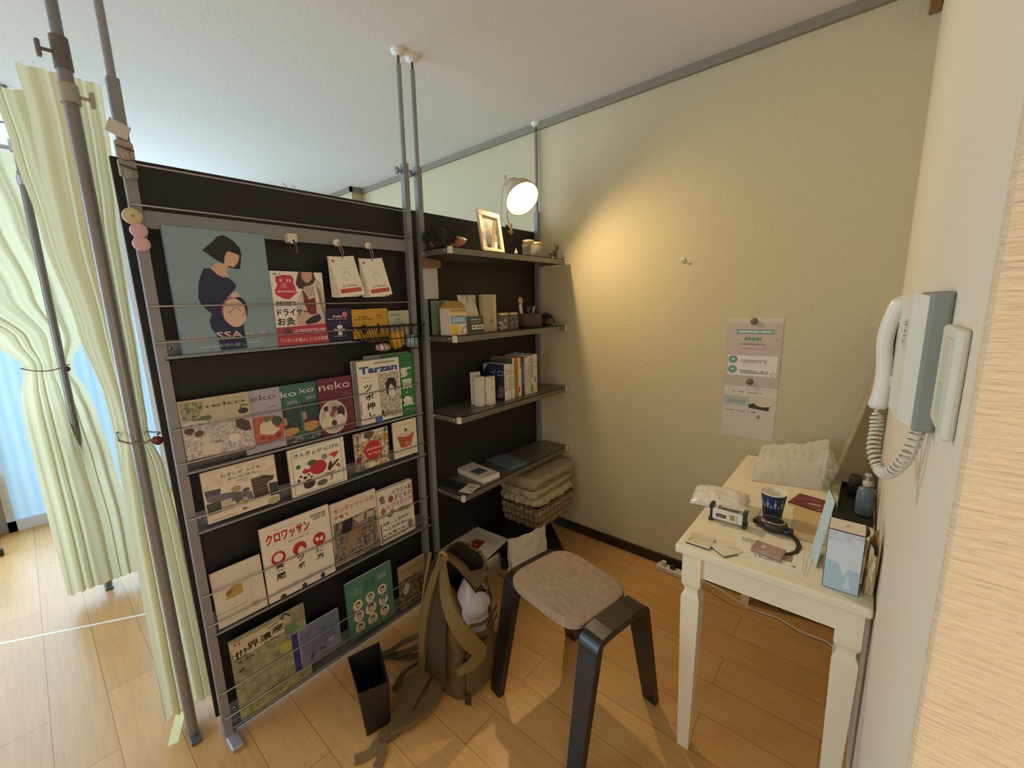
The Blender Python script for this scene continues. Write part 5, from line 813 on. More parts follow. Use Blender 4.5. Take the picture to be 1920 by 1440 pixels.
# ------------------------------------------------------------------ backpack
bp_ = thing('backpack', 'open olive brown backpack standing on the floor before the shelf rack', 'backpack', (-1.12, .93, 0))
OL, OD, OI = mat('574218', .85, bump=.6, bscale=30, var=.25, vscale=9), mat('3b2f1a', .9, bump=.3, bscale=60, var=.2, vscale=10), mat('241c10', .95)
def pack(u, v, o=0.0):
    an = 2*PI*u; c_, s_ = math.cos(an), math.sin(an); k = (abs(c_)**3.6+abs(s_)**3.6)**(-1/3.6)
    w_, d_ = .118-.018*v, .105-.020*v; bul = 1+.10*math.sin(PI*min(1, v*1.15))
    p = Vector((-1.125-.03*v+w_*bul*k*c_, .935+.05*v+d_*bul*k*s_, .004+.44*v*(1+.05*s_-.03*c_)))
    dip = .30*math.exp(-((math.atan2(s_, c_)+.42)/.62)**2); p.z = .004+(p.z-.004)*(1-dip*1.0)
    n = noise.noise(Vector((c_*1.8, s_*1.8, v*5)))*.016+noise.noise(Vector((c_*5, s_*5, v*12)))*.012
    return tuple(p+Vector((c_, s_, 0))*(n*min(1, v*4)-o))
pk = MB().grid(pack, 64, 40, OL); pk.grid(lambda u, v: pack(1-u, .35+.65*v, .012), 48, 20, OI)
rim_o = [pack(i/64, 1) for i in range(64)]; rim_i = [pack(i/64, 1, .012) for i in range(64)]
pk.add(rim_o+rim_i, [[i, (i+1) % 64, 64+(i+1) % 64, 64+i] for i in range(64)], OL)
pk.add([pack(i/48, .0) for i in range(48)], [list(range(47, -1, -1))], OD)
pk.build('body', bp_)
def onface(a, z, o=.004):          # point on the back panel side (facing -y); a runs -1..1 left to right
    v = max(0, min(1, z/.44)); x = -1.125-.03*v+a*(.118-.018*v)*.92
    bul = 1+.10*math.sin(PI*min(1, v*1.15)); return Vector((x, .935+.05*v-(.105-.02*v)*bul*1.02-.010-o, z))
pn = MB().grid(lambda u, v: tuple(onface(-.80+1.35*u, .05+.40*v, .006+.016*math.sin(PI*u)*math.sin(PI*v))), 12, 14, OD); pn.build('back_panel', bp_)
# frame edge and the lid held up by its loop
MB().tube([onface(-.88, .03, .006), onface(-.92, .22, .010), onface(-.80, .40, .010), onface(-.45, .52, .006)], .006, mat('7a6234', .8), 10).build('piping', bp_)
lid = MB().grid(lambda u, v: (-1.195+.16*u, .895+.06*u+.10*v, .525-.045*u-.10*v*v-.09*u*u+.012*noise.noise(Vector((u*4, v*4, 3)))), 12, 8, OL)
lid.grid(lambda u, v: (-1.195+.16*(1-u), .895+.06*(1-u)+.10*v, .515-.045*(1-u)-.10*v*v-.09*(1-u)*(1-u)), 12, 8, OI).build('lid', bp_)
MB().tube([(-1.165, .912, .495), (-1.163, .898, .522), (-1.150, .900, .534), (-1.138, .908, .522), (-1.142, .914, .495)], .006, mat('8a7040', .8), 8).build('haul_loop', bp_)
# second rim on the right, folded open
MB().grid(lambda u, v: (-1.03+.05*u-.09*v, .96+.13*u, .40+.055*math.sin(PI*u)*(1-v)+.03*v-.03*u+.01*noise.noise(Vector((u*5, v*3, 9)))), 12, 6, mat('4c3c20', .85)).build('collar', bp_)
def strap(name, pts, w, col=None, th=.006, up=None):
    P = [Vector(p) for p in pts]; n_ = len(P); W = list(w) if isinstance(w, (list, tuple)) else [w]*n_; Q_, w2, u2 = [], [], []
    for i in range(n_-1):
        p0, p1, p2, p3 = P[max(i-1, 0)], P[i], P[i+1], P[min(i+2, n_-1)]
        for j in range(5):
            f_ = j/5; Q_.append(.5*((2*p1)+(p2-p0)*f_+(2*p0-5*p1+4*p2-p3)*f_*f_+(3*p1-p0-3*p2+p3)*f_**3)); w2.append(W[i]+(W[i+1]-W[i])*f_)
            if isinstance(up, list): u2.append(Vector(up[i]).lerp(Vector(up[i+1]), f_))
    Q_.append(P[-1]); w2.append(W[-1])
    if isinstance(up, list): u2.append(Vector(up[-1]))
    for q_ in Q_: q_.z = max(q_.z, .002+th/2)
    mb = MB().ribbon(Q_, w2, col or OL, th, u2 if isinstance(up, list) else up); return mb.build(name, bp_)
SC1 = mat('6b5526', .85, bump=.4, bscale=60)
strap('shoulder_strap', [(-1.155, .900, .51), (-1.170, .880, .44), (-1.183, .850, .36), (-1.195, .822, .225), (-1.198, .806, .10), (-1.20, .80, .03)], [.022, .030, .034, .034, .030, .02], SC1, .012, (0, -1, .0))
strap('shoulder_strap', [(-1.148, .902, .51), (-1.10, .862, .475), (-1.055, .835, .415), (-1.015, .838, .34), (-.988, .868, .265), (-.972, .900, .205), (-.985, .872, .165), (-1.02, .835, .14)], [.026, .036, .046, .054, .060, .055, .035, .025], SC1, .014, [(-.2, -1, 0), (.2, -1, 0), (.3, -1, 0), (.6, -.8, 0), (.9, -.5, 0), (1, -.3, 0), (.9, -.6, 0), (.3, -1, 0)])
strap('hip_belt', [(-1.20, .86, .05), (-1.185, .76, .035), (-1.15, .68, .02), (-1.12, .62, .010), (-1.135, .57, .006)], [.05, .07, .065, .05, .03], mat('5d4a2a', .9, bump=.4, bscale=60), .014, (.3, 0, 1))
strap('hip_belt', [(-1.14, .84, .03), (-1.10, .76, .022), (-1.10, .68, .016), (-1.13, .61, .014)], [.05, .06, .05, .04], mat('6b5634', .9, bump=.4, bscale=60), .012, (-.2, 0, 1))
strap('webbing', [(-1.135, .575, .006), (-1.12, .53, .004), (-1.14, .485, .003)], .034, mat('7a6138', .9), .003)
strap('webbing', [(-1.125, .575, .010), (-1.085, .55, .006), (-1.065, .52, .003)], .030, mat('6d5630', .9), .003)
for k, (z, dx) in enumerate(((.19, 0), (.15, .01), (.11, -.01))):
    strap('compression_strap', [onface(-.80, z, .012), (-1.30+dx, .80, z-.06), (-1.40+dx, .78, .035-.01*k), (-1.47+dx, .75-.02*k, .008)], .024, mat('4d3d22', .9), .003, (0, -.6, 1))
strap('side_strap', [onface(-.9, .07, .012), (-1.27, .77, .03), (-1.25, .71, .012)], .022, OL, .003, (0, 0, 1))
# side pocket creases and buckle on the right face
pkt = MB().grid(lambda u, v: (-1.000+.012*math.sin(PI*u)*(1-.3*v)-.012*v+.006*noise.noise(Vector((u*6, v*6, 0))), .850+.17*u+.02*v, .015+.17*v+.012*math.sin(PI*u)), 16, 12, mat('5f4a26', .85, bump=.6, bscale=40)); pkt.build('side_pocket', bp_)
MB().box((-.012, -.004, -.02), (.012, .004, .02), mat('2a2218', .5), .003, T=place(-.985, .845, .035, .5)).build('buckle', bp_)
for z in (.27, .31): strap('compression_strap', [(-.995, .88, z), (-.985, .95, z-.02), (-1.0, 1.03, z-.01)], .014, mat('4d3d22', .9), .003, (1, 0, 0))
mw = MB()
def bag_in(u, v):
    a = 2*PI*u; c_, s_ = math.cos(a), math.sin(a); n = .012*noise.noise(Vector((c_*3, s_*3, v*4)))
    r = math.sin(PI*(.06+.9*v))**.5; return (-1.070+(.058+n)*r*c_-.02*v, .965+(.080+n)*r*s_+.02*v, .13+.285*v)
mw.grid(bag_in, 28, 18, mat('b4b2ba', .35, bump=.4, bscale=30))
tag(mw.build('white_bag', None, (-1.075, .985, .17)), 'white plastic bag sticking up inside the open backpack', 'bag')
# ------------------------------------------------------------------ cable and power strip along the skirting
ps = thing('power_strip', 'white power strip on the floor by the skirting, left of the table', 'power strip', (-.69, 2.07, 0))
T = place(-.69, 2.068, 0, -.05)
MB().box((-.085, -.022, .0), (.085, .022, .028), mat('d6cfc0', .45), .006, T=T).build('body', ps)
for dx in (-.05, .0): MB().box((dx-.012, -.014, .028), (dx+.012, .014, .050), mat('cfc8b8' if dx else '2a2624', .5), .004, T=T).build('plug', ps)
tag(MB().tube([(-.60, 2.07, .012), (-.52, 2.03, .05), (-.42, 1.99, .06), (-.36, 2.0, .03), (-.30, 2.02, .006), (-.2, 2.03, .006), (-.12, 1.99, .014), (-.02, 2.0, .006), (.04, 1.95, .006)], .0035, mat('cfc8bb', .5), 8).build('cable', None, (-.3, 2.02, 0)), 'white cable running along the skirting under the table', 'cable')
tag(MB().box((.0, 1.86, .0), (.05, 1.93, .05), mat('191614', .5), .012).tube([(.02, 1.87, .04), (.01, 1.80, .02), (.03, 1.70, .006)], .004, BLACK, 8).build('adapter', None, (.02, 1.89, 0)), 'black power adapter on the floor under the table', 'adapter')

# ------------------------------------------------------------------ table and what lies on it
ZT = .725
tb = thing('table', 'narrow ivory painted wooden table with tapered legs against the right wall', 'table', (-.16, 1.64, 0))
IV = mat('e6dbbe', .45, var=.03, vscale=6)
MB().box((-.386, 1.166, ZT-.026), (.064, 2.108, ZT), IV, .006, 3).build('tabletop', tb)
ap = MB()
MB().box((-.335, 1.194, ZT-.100), (.020, 1.214, ZT-.026), IV, .002).build('apron', tb)
MB().box((-.335, 2.066, ZT-.100), (.020, 2.086, ZT-.026), IV, .002).build('apron', tb)
MB().box((-.362, 1.235, ZT-.100), (-.342, 2.05, ZT-.026), IV, .002).build('apron', tb)
MB().box((.026, 1.235, ZT-.100), (.046, 2.05, ZT-.026), IV, .002).build('apron', tb)
for lx in (-.342, .026):
    for ly in (1.212, 2.068):
        lg = MB(); prof = [(.0265, ZT-.026), (.0265, .598), (.0255, .594), (.0190, .580), (.0190, .570), (.0262, .552), (.0262, .52), (.0170, .0)]
        vs = []
        for h, z in prof: vs += [(lx-h, ly-h, z), (lx+h, ly-h, z), (lx+h, ly+h, z), (lx-h, ly+h, z)]
        lg.add(vs, [[4*i+j, 4*i+4+j, 4*i+4+(j+1) % 4, 4*i+(j+1) % 4] for i in range(len(prof)-1) for j in range(4)]+[[0, 1, 2, 3], [4*len(prof)-1-j for j in range(4)]], IV)
        lg.build('leg', tb)
# paper cup
cp = thing('paper_cup', 'navy paper cup with white printed pattern on the table', 'cup', (-.193, 1.508, ZT))
CX, CY = -.193, 1.508
MB().lathe([(.001, .004), (.0245, .004), (.0245, .001), (.0255, .001), (.0360, .0885), (.0375, .0895), (.0378, .0915), (.0365, .093), (.0352, .0915), (.0245, .008), (.001, .008)], mat('e3dcc8', .55), 40, (CX, CY, ZT)).build('cup', cp)
def onc(a, z): r = .0259+.0105*z/.0885; return (CX+r*math.cos(a), CY+r*math.sin(a), ZT+z)
sl = MB().lathe([(.0259, .0015), (.03635, .0875)], mat('1f2a4e', .5), 40, (CX, CY, ZT))
PW = mat('aeb4c4', .5)
for k in range(20):
    a0 = 2*PI*k/20; big = k % 2 == 0
    def q(da, z): r = .0264+.0105*z/.0885; return (CX+r*math.cos(a0+da), CY+r*math.sin(a0+da), ZT+z)
    sl.poly([q(-.11, .047), q(.11, .047), q(.11, .050), q(-.11, .050)], PW)
    if big: sl.poly([q(-.08, .052), q(.08, .052), q(.10, .064), q(0, .069), q(-.10, .064)], PW); sl.poly([q(-.03, .071), q(.03, .071), q(.02, .077), q(-.02, .077)], PW)
    else: sl.poly([q(-.06, .052), q(.06, .052), q(0, .062)], PW)
sl.build('printed_sleeve', cp)
# zip bag
def crumple(name, label, cat, c, r, col, seed, h, rough=.15, alpha=1, flat=.5, n=40, rz=0, tr=0):
    mb = MB(); c = Vector(c); R = Matrix.Rotation(rz, 3, 'Z')
    def f(u, v, top=True):
        x, y = 2*u-1, 2*v-1; e = max(0, (1-abs(x)**4))*max(0, (1-abs(y)**4))
        w_ = noise.noise(Vector((x*2.2+seed, y*2.2, 0)))*.5+abs(noise.noise(Vector((x*5, y*5+seed, 2))))*.6
        z = (h*e**flat*(.62+.30*w_)+.0015) if top else .0006
        o = R @ Vector((x*r[0]*(1+.06*noise.noise(Vector((y*3, seed, 1)))), y*r[1]*(1+.06*noise.noise(Vector((x*3, seed, 4)))), max(z, .001 if top else .0006)))
        return tuple(c+o)
    m_ = mat(col, rough, 0, alpha=alpha, spec=.8)
    mb.grid(f, n, n, m_).grid(lambda u, v: f(1-u, v, False), 6, 6, m_)
    return tag(mb.build(name, None, c), label, cat)
zb = crumple('zip_bag', 'clear plastic zip bag of white filling at the left edge of the table', 'bag', (-.362, 1.548, ZT), (.088, .082), 'dcd6cc', 4, .038, .18, rz=.15)
crumple('plastic_film', 'thin clear plastic film lying between the zip bag and the cup', 'plastic film', (-.262, 1.50, ZT), (.035, .06), 'd9cfb6', 9, .008, .2, alpha=.45, n=24)
cb2 = MB()
def bigbag(u, v):
    x = -.312+.225*u; y = 1.79+.19*v+.05*u; z = ZT+.004+.085*v**.8+.055*u*v
    n1 = noise.noise(Vector((u*4, v*4, 7))); n2 = abs(noise.noise(Vector((u*9, v*7, 1))))
    return (x+.010*n1, y+.012*n1, max(z+.007*n2+.010*n1-.02*math.exp(-v*8), ZT+.002))
cb2.grid(bigbag, 44, 34, mat('cfc6b6', .3, alpha=.85, spec=.8)).grid(lambda u, v: tuple(Vector(bigbag(1-u, v))+Vector((0, .012+.03*v, -.8*(bigbag(1-u, v)[2]-ZT-.001)*(1-.0*v)))), 20, 14, mat('cfc6b6', .3, alpha=.85, spec=.8))
tag(cb2.build('plastic_bag', None, (-.2, 1.88, ZT)), 'large crumpled milky plastic bag at the back of the table', 'bag')
cb3 = MB()
def clearbag(u, v):
    a = 2*PI*u; n1 = noise.noise(Vector((math.cos(a)*2, math.sin(a)*2, v*4))); n2 = noise.noise(Vector((math.cos(a)*5, math.sin(a)*5, v*9)))
    r = (.055+.018*n1+.008*n2)*math.sin(PI*(.12+.80*v))**.6; return (-.078+r*math.cos(a)*.55-.01*v, 1.860+r*math.sin(a)*.75, ZT+.002+.155*v)
cb3.grid(clearbag, 40, 22, mat('dfe3d2', .06, alpha=.28, spec=1.0))
tag(cb3.build('clear_bag', None, (-.078, 1.860, ZT)), 'clear shiny plastic bag standing right of the milky bag', 'bag')
tag(MB().ball((-.075, 1.862, ZT+.030), (.018, .022, .022), mat('8a9a5c', .7, var=.3, vscale=60), 12, 8).build('green_sachet', None, (-.075, 1.862, ZT+.008)), 'pale green contents low inside the clear plastic bag', 'packet')
# small white device with black end clamps
dv = thing('white_device', 'small white box device with black end clamps before the zip bag', 'device', (-.297, 1.390, ZT))
T = place(-.297, 1.392, ZT+.0085, .02)
MB().box((-.044, -.017, 0), (.044, .017, .036), mat('ddd8c9', .4), .003, T=T).build('body', dv)
fmk = MB(); TT = T @ Matrix.Translation((0, -.0171, 0)) @ Matrix(((1, 0, 0, 0), (0, 0, -1, 0), (0, 1, 0, 0), (0, 0, 0, 1)))
fmk = MB(); cover_item(fmk, TT, [['p', '3a3630', [[-33, 10], [-3, 10], [-3, 22], [-33, 22]]], ['s', '9a968a', [-30, 13, -6, 19], 2], ['p', 'd9d2ba', [[4, 6], [24, 6], [24, 30], [4, 30]]], ['p', '9c9650', [[8, 9], [22, 9], [22, 26], [8, 26]]], ['l', '5a564c', [[28, 4], [28, 32]], 1]]); fmk.build('label', dv)
for s in (-1, 1):
    MB().box((s*.049-.006, -.020, -.0085), (s*.049+.006, .020, .004), mat('2a2622', .4), .003, T=T).box((s*.049-.004, -.012, .004), (s*.049+.004, .012, .036), mat('35302b', .4), .002, T=T).box((s*.049-.006, -.020, .034), (s*.049+.006, .020, .046), mat('2a2622', .4), .003, T=T).build('end_clamp', dv)
MB().box((-.030, -.012, .036), (.028, .012, .040), mat('6b6558', .4), .001, T=T).grid(lambda u, v: tuple(T @ Vector((-.02+.075*u, -.012+.04*v, .041+.006*noise.noise(Vector((u*7, v*7, 1)))+.004))), 14, 8, mat('dcd8d0', .2, alpha=.7)).build('top_film', dv)
# black rounded device with its strap
wt = thing('strap_device', 'black rounded wrist device with a long black strap on the table', 'device', (-.178, 1.420, ZT))
T = place(-.178, 1.424, ZT, -.28)
MB().lathe([(.001, .001), (.026, .001), (.036, .008), (.039, .018), (.034, .027), (.028, .029), (.001, .028)], mat('2c2523', .35, bump=.1, bscale=100), 36, (0, 0, 0), (T @ Matrix.Diagonal((1.12, .86, 1, 1))).to_3x3()) if 0 else None
S3 = Matrix.Diagonal((1.15, .85, 1)); R3 = Matrix.Rotation(-.28, 3, 'Z')
MB().lathe([(.001, .001), (.022, .001), (.033, .008), (.0375, .019), (.034, .031), (.001, .032)], mat('2c2523', .35), 36, (-.178, 1.424, ZT), R3 @ S3).build('body', wt)
MB().lathe([(.028, .0315), (.030, .0335), (.0285, .035), (.026, .034)], mat('d9c6a4', .2, .9), 36, (-.178, 1.424, ZT), R3 @ S3).lathe([(.0265, .034), (.001, .0345)], mat('1a191b', .4), 36, (-.178, 1.424, ZT), R3 @ S3).build('bezel', wt)
for s in (-1, 1): MB().box((s*.044-.010, -.016, .006), (s*.044+.010, .016, .022), mat('231e1c', .4), .004, T=T).build('lug', wt)
MB().ribbon([(-.138, 1.412, ZT+.014), (-.125, 1.408, ZT+.008), (-.110, 1.39, ZT+.004), (-.101, 1.36, ZT+.004), (-.103, 1.325, ZT+.004), (-.116, 1.300, ZT+.004), (-.135, 1.290, ZT+.005)], .012, mat('1c1917', .5), .003).build('strap', wt)
# tiles, papers, pinkish box
def flat(name, label, cat, x, y, z, w_, d_, h, rz, col, art=None, edge=None, group=None, bev=.0008, rx=0, ry=0):
    T = place(x, y, z, rz, rx, ry); mb = MB().box((-w_/2, -d_/2, 0), (w_/2, d_/2, h), mat(col, .5), bev, T=T)
    if edge: mb.box((-w_/2-.0004, -d_/2-.0004, 0), (w_/2+.0004, d_/2+.0004, h*.45), mat(edge, .6), T=T)
    if art: cover_item(mb, T @ Matrix.Translation((0, 0, h)), art)
    return tag(mb.build(name, None, (x, y, z)), label, cat, group)
flat('coaster', 'square cream coaster with dark underside nearest the table corner', 'coaster', -.330, 1.222, ZT, .066, .062, .008, -.0, 'd6cbb2', [['n', 'c4b899', 'd6cbb2', [[-30, -28], [30, -28], [30, 28], [-30, 28]], 40]], '3a2f28')
flat('coaster', 'cream coaster turned diamond-wise beside the first one', 'coaster', -.262, 1.222, ZT, .062, .062, .007, -.62, 'dbd0b6', [['l', '8a6a50', [[-6, 6], [14, 22], [24, 24]], 1.4]], '3a2f28')
for k in range(3):
    flat('printed_sheet', ['white printed sheet lowest in the small stack at the table front', 'white printed sheet in the middle of the stack at the table front', 'white sheet with grey print on top of the stack at the table front'][k], 'paper', -.150-.008*k, 1.270+.004*k, ZT+.0002+.0011*k, .165, .115, .001, -.03+.05*k, ['e2dccb', 'dfd9c9', 'e5dfd0'][k],
         [['s', '77726a', [-30, -44, 40, -30], 2], ['p', 'a87f78', [[24, -18], [58, -24], [60, 12], [40, 16]]], ['p', '7d4a46', [[56, -40], [70, -44], [66, -36]]], ['s', 'a59f93', [-70, 20, -20, 48], 4]] if k == 2 else None, bev=0)
flat('phone_case', 'pinkish beige flat case lying on the white sheets', 'case', -.165, 1.277, ZT+.0034, .076, .056, .011, -.10, 'a48a7c', [['e', 'd3c6b8', -12, 0, 5, 8, 0], ['n', '8d7468', 'a48a7c', [[-36, -26], [-22, -26], [-22, 26], [-36, 26]], 60]], None, bev=.003)
flat('wood_board', 'thin light wooden board on the table right of the strap', 'board', -.095, 1.520, ZT, .085, .22, .005, .10, 'cbb183', None, None, bev=.001)
flat('booklet', 'dark red glossy booklet lying behind the wooden board', 'booklet', -.108, 1.695, ZT+.0006, .10, .105, .006, -.22, '6b2321', [['n', '5a1d1c', '8a3a34', [[-48, -50], [48, -50], [48, 50], [-48, 50]], 40], ['e', 'b58a80', 14, -10, 20, 8, .3], ['p', 'd8cfc0', [[30, -50], [46, -46], [40, -40]]]], 'd8cfc0', bev=0)
flat('clear_folder', 'thin pale wrapper under the edge of the red booklet', 'wrapper', -.115, 1.655, ZT+.0001, .10, .05, .0005, -.15, 'c9b995', None, None, bev=0)
# light blue tent card
tc_ = MB(); tcm = mat('b9d0d4', .5)
A0, A1, A2 = Vector((-.060, 1.276, ZT+.0005)), Vector((-.046, 1.500, ZT+.0005)), Vector((-.040, 1.39, ZT+.175))
tc_.prism([(-.074, 1.352, ZT+.001), (-.056, 1.276, ZT+.001), (-.035, 1.395, ZT+.150), (-.053, 1.475, ZT+.150)], (.0015, 0, 0), tcm)
tc_.prism([(-.020, 1.37, ZT+.001), (-.008, 1.30, ZT+.001), (-.033, 1.395, ZT+.150), (-.051, 1.475, ZT+.150)], (.0015, 0, 0), mat('2a2c28', .6))
tag(tc_.build('tent_card', None, (-.05, 1.38, ZT)), 'folded light blue card standing left of the white and blue carton', 'card')
# white and blue carton with dark edges
bx = thing('gift_carton', 'tall white and pale blue carton with dark brown edges at the table front', 'carton', (-.0005, 1.236, ZT))
x0, x1, y0, y1, h = -.036, .035, 1.203, 1.268, .157
MB().box((x0, y0, ZT+.0005), (x1, y1, ZT+h), mat('3d2e28', .5), .0008).build('core', bx)
fr_ = MB().box((x0+.0016, y0-.0008, ZT+.002), (x1-.0016, y0, ZT+h-.0022), mat('cfd6dc', .5)).box((x0+.0016, y0+.0016, ZT+h), (x1-.0016, y1-.0016, ZT+h+.0008), mat('ddd2c4', .5)).box((x0-.0008, y0+.0016, ZT+.002), (x0, y1-.0016, ZT+h-.002), mat('c3cdd2', .5))
TT = Matrix.Translation(((x0+x1)/2, y0-.0008, ZT)) @ Matrix(((1, 0, 0, 0), (0, 0, -1, 0), (0, 1, 0, 0), (0, 0, 0, 1)))
cover_item(fr_, TT, [['p', 'a9c3d0', [[-33, 3], [33, 3], [33, 60], [12, 64], [2, 40], [-8, 72], [-33, 78]]], ['p', 'c2d2da', [[4, 10], [20, 10], [12, 50]]], ['n', 'b9bcc4', 'cfd6dc', [[-33, 128], [0, 132], [20, 122], [33, 130], [33, 152], [-33, 152]], 40], ['s', '9aa4aa', [-24, 22, -12, 25], 1]])
cover_item(fr_, Matrix.Translation(((x0+x1)/2, (y0+y1)/2, ZT+h+.0008)), [['p', 'b59f86', [[-2, -8], [6, 4], [2, 8], [-4, -2]]]]); fr_.build('panel', bx)
# right edge of the table, along the wall
ty = thing('soft_toy', 'small white and brown striped toy behind the tall carton', 'toy', (.030, 1.45, ZT))
tm = MB()
for k in range(6): tm.ball((-.004+.008*k, 1.44+.014*(k % 2), ZT+.050+.003*(k % 3)), (.014, .018, .016), mat(['ddd3c2', '5a3f3c'][k % 2], .8), 12, 8)
tm.ball((.018, 1.45, ZT+.022), (.032, .036, .0218), mat('cbbca4', .8), 14, 9); tm.build('body', ty)
pb2 = MB()
def small_bag(u, v):
    an = 2*PI*u; c_, s_ = math.cos(an), math.sin(an); k = (abs(c_)**5+abs(s_)**5)**(-1/5); n = noise.noise(Vector((c_*3, s_*3, v*6)))
    return (.0515+(.0115-.003*v)*k*c_+.002*n, 1.275+.05*k*s_+.006*n-.02*v, ZT+.001+.125*v+.012*math.sin(an*2)*v+.008*n*v)
pb2.grid(small_bag, 40, 16, mat('d6c193', .6, bump=.3, bscale=40), False)
tag(pb2.build('paper_bag', None, (.0515, 1.275, ZT)), 'small cream paper bag squeezed between the tall carton and the right wall', 'paper bag')
tr_ = thing('tray', 'black tray at the right rear of the table under the bottle', 'tray', (.018, 1.80, ZT))
MB().box((-.035, 1.62, ZT+.0005), (.060, 1.93, ZT+.006), mat('1f1b18', .4), .002).box((-.035, 1.62, ZT+.006), (-.031, 1.93, ZT+.022), mat('1f1b18', .4)).box((-.035, 1.62, ZT+.006), (.060, 1.624, ZT+.022), mat('1f1b18', .4)).box((-.035, 1.926, ZT+.006), (.060, 1.93, ZT+.022), mat('1f1b18', .4)).build('tray', tr_)
pbx = thing('pump_bottle', 'blue grey pump bottle standing on the black tray', 'bottle', (.034, 1.70, ZT+.0065))
MB().lathe([(.001, 0), (.0225, 0), (.0235, .004), (.0235, .075), (.020, .088), (.009, .094), (.009, .100), (.001, .100)], mat('5f6c70', .35), 26, (.034, 1.70, ZT+.0065)).build('body', pbx)
MB().lathe([(.011, .098), (.012, .100), (.012, .112), (.004, .114), (.004, .128), (.009, .130), (.009, .138), (.001, .139)], mat('b9b2a4', .4), 20, (.034, 1.70, ZT+.0065)).build('pump', pbx)
for (x, y, h_, r_, c, lab) in ((.005, 1.86, .07, .020, '2c2723', 'short black tub on the tray before the leaning board'), (.045, 1.79, .055, .016, 'c2b296', 'short beige pot on the tray behind the pump bottle')):
    tag(MB().lathe([(.001, 0), (r_, 0), (r_, h_*.8), (r_*.9, h_), (.001, h_)], mat(c, .5), 22, (x, y, ZT+.0065)).build('pot', None, (x, y, ZT+.0065)), lab, 'pot')
# leaning framed mirror in the corner
mr = thing('framed_board', 'tall dark board with a pale wooden frame leaning in the corner behind the intercom', 'board', (0, 1.99, ZT))
C0, C1 = Vector((-.070, 2.098, ZT+.001)), Vector((.056, 2.098, 1.32)); upv = (C1-C0).normalized(); L_ = (C1-C0).length; rn = Vector((-upv.z, 0, upv.x))
TM = Matrix.Translation(C0) @ Matrix(((0, upv.x, rn.x, 0), (-1, upv.y, rn.y, 0), (0, upv.z, rn.z, 0), (0, 0, 0, 1)))
wfm = mat('b5a27e', .5, var=.1, vscale=20)
m_ = MB().box((0, 0, -.012), (.028, L_, 0), wfm, .002, T=TM).box((.132, 0, -.012), (.16, L_, 0), wfm, .002, T=TM).box((.028, 0, -.012), (.132, .028, 0), wfm, .002, T=TM).box((.028, L_-.028, -.012), (.132, L_, 0), wfm, .002, T=TM); m_.build('frame', mr)
MB().box((.028, .028, -.010), (.132, L_-.028, -.006), mat('463a31', .45), T=TM).build('panel', mr)

# ------------------------------------------------------------------ right wall: intercom and plate
ic = thing('intercom_phone', 'cream wall intercom with handset and coiled cord on the right wall', 'phone', (XR, .78, 1.35))
cr, gr = mat('d3d0bf', .4), mat('82857f', .5)
MB().box((XR-.021, .694, 1.268), (XR, .86, 1.437), gr, .004, 3).build('back_plate', ic)
MB().prism([(XR-.0205, .700, 1.272), (XR-.0205, .862, 1.268), (XR-.044, .862, 1.272), (XR-.034, .72, 1.276)], (0, 0, .160), cr).build('front_shell', ic)
lb = MB(); TT = Matrix.Translation((XR-.0345, .745, 1.385)) @ Matrix.Rotation(.07, 4, 'Z') @ Matrix(((0, 0, -1, 0), (-1, 0, 0, 0), (0, 1, 0, 0), (0, 0, 0, 1)))
lb = MB().box((-.012, -.018, .0005), (.012, .018, .0022), mat('bdbcae', .5), T=TT); cover_item(lb, TT @ Matrix.Translation((0, 0, .0022)), [['l', '5a5a52', [[-10, 14], [-2, 14]], 1.2], ['l', '5a5a52', [[-10, 11], [-2, 11]], 1.2], ['l', '5a5a52', [[1, 14], [10, 14]], 1.2], ['l', '5a5a52', [[1, 11], [10, 11]], 1.2], ['l', '6a6a62', [[-10, 2], [9, 4]], 1.4], ['l', '6a6a62', [[-8, -4], [8, -2]], 1.2], ['l', '6a6a62', [[-10, -10], [0, -10]], 1.4]]); lb.build('label_plate', ic)
hs = MB()
def handset(u, v):
    a = 2*PI*u; c_, s_ = math.cos(a), math.sin(a); k = (abs(c_)**3+abs(s_)**3)**(-1/3)
    z = 1.262+.172*v; cx = XR-.052+.016*max(0, (v-.55)/.45)**1.6+.003*math.sin(v*6); w_ = .018+.004*abs(2*v-1)**2; d_ = .010+.003*abs(2*v-1)**3
    e = min(1, (min(v, 1-v)*22+.001))**.5
    return (cx+d_*k*c_*e, .835+w_*k*s_*e, z)
hs.grid(handset, 26, 44, mat('dad7c6', .35)); hs.build('handset', ic)
MB().box((XR-.050, .818, 1.30), (XR-.036, .852, 1.318), cr, .003).build('cradle', ic)
MB().box((XR-.046, .818, 1.395), (XR-.034, .852, 1.415), cr, .003).build('cradle', ic)
pts = []; n_ = 420
key = [Vector(p) for p in ((XR-.052, .832, 1.262), (XR-.050, .828, 1.235), (XR-.050, .812, 1.205), (XR-.040, .795, 1.180), (XR-.030, .775, 1.186), (XR-.018, .745, 1.220), (XR-.012, .735, 1.262), (XR-.012, .735, 1.272))]
def spl(t_):
    s_ = t_*(len(key)-1); i = min(int(s_), len(key)-2); f_ = s_-i
    p0, p1, p2, p3 = key[max(i-1, 0)], key[i], key[i+1], key[min(i+2, len(key)-1)]
    return .5*((2*p1)+(p2-p0)*f_+(2*p0-5*p1+4*p2-p3)*f_*f_+(3*p1-p0-3*p2+p3)*f_**3)
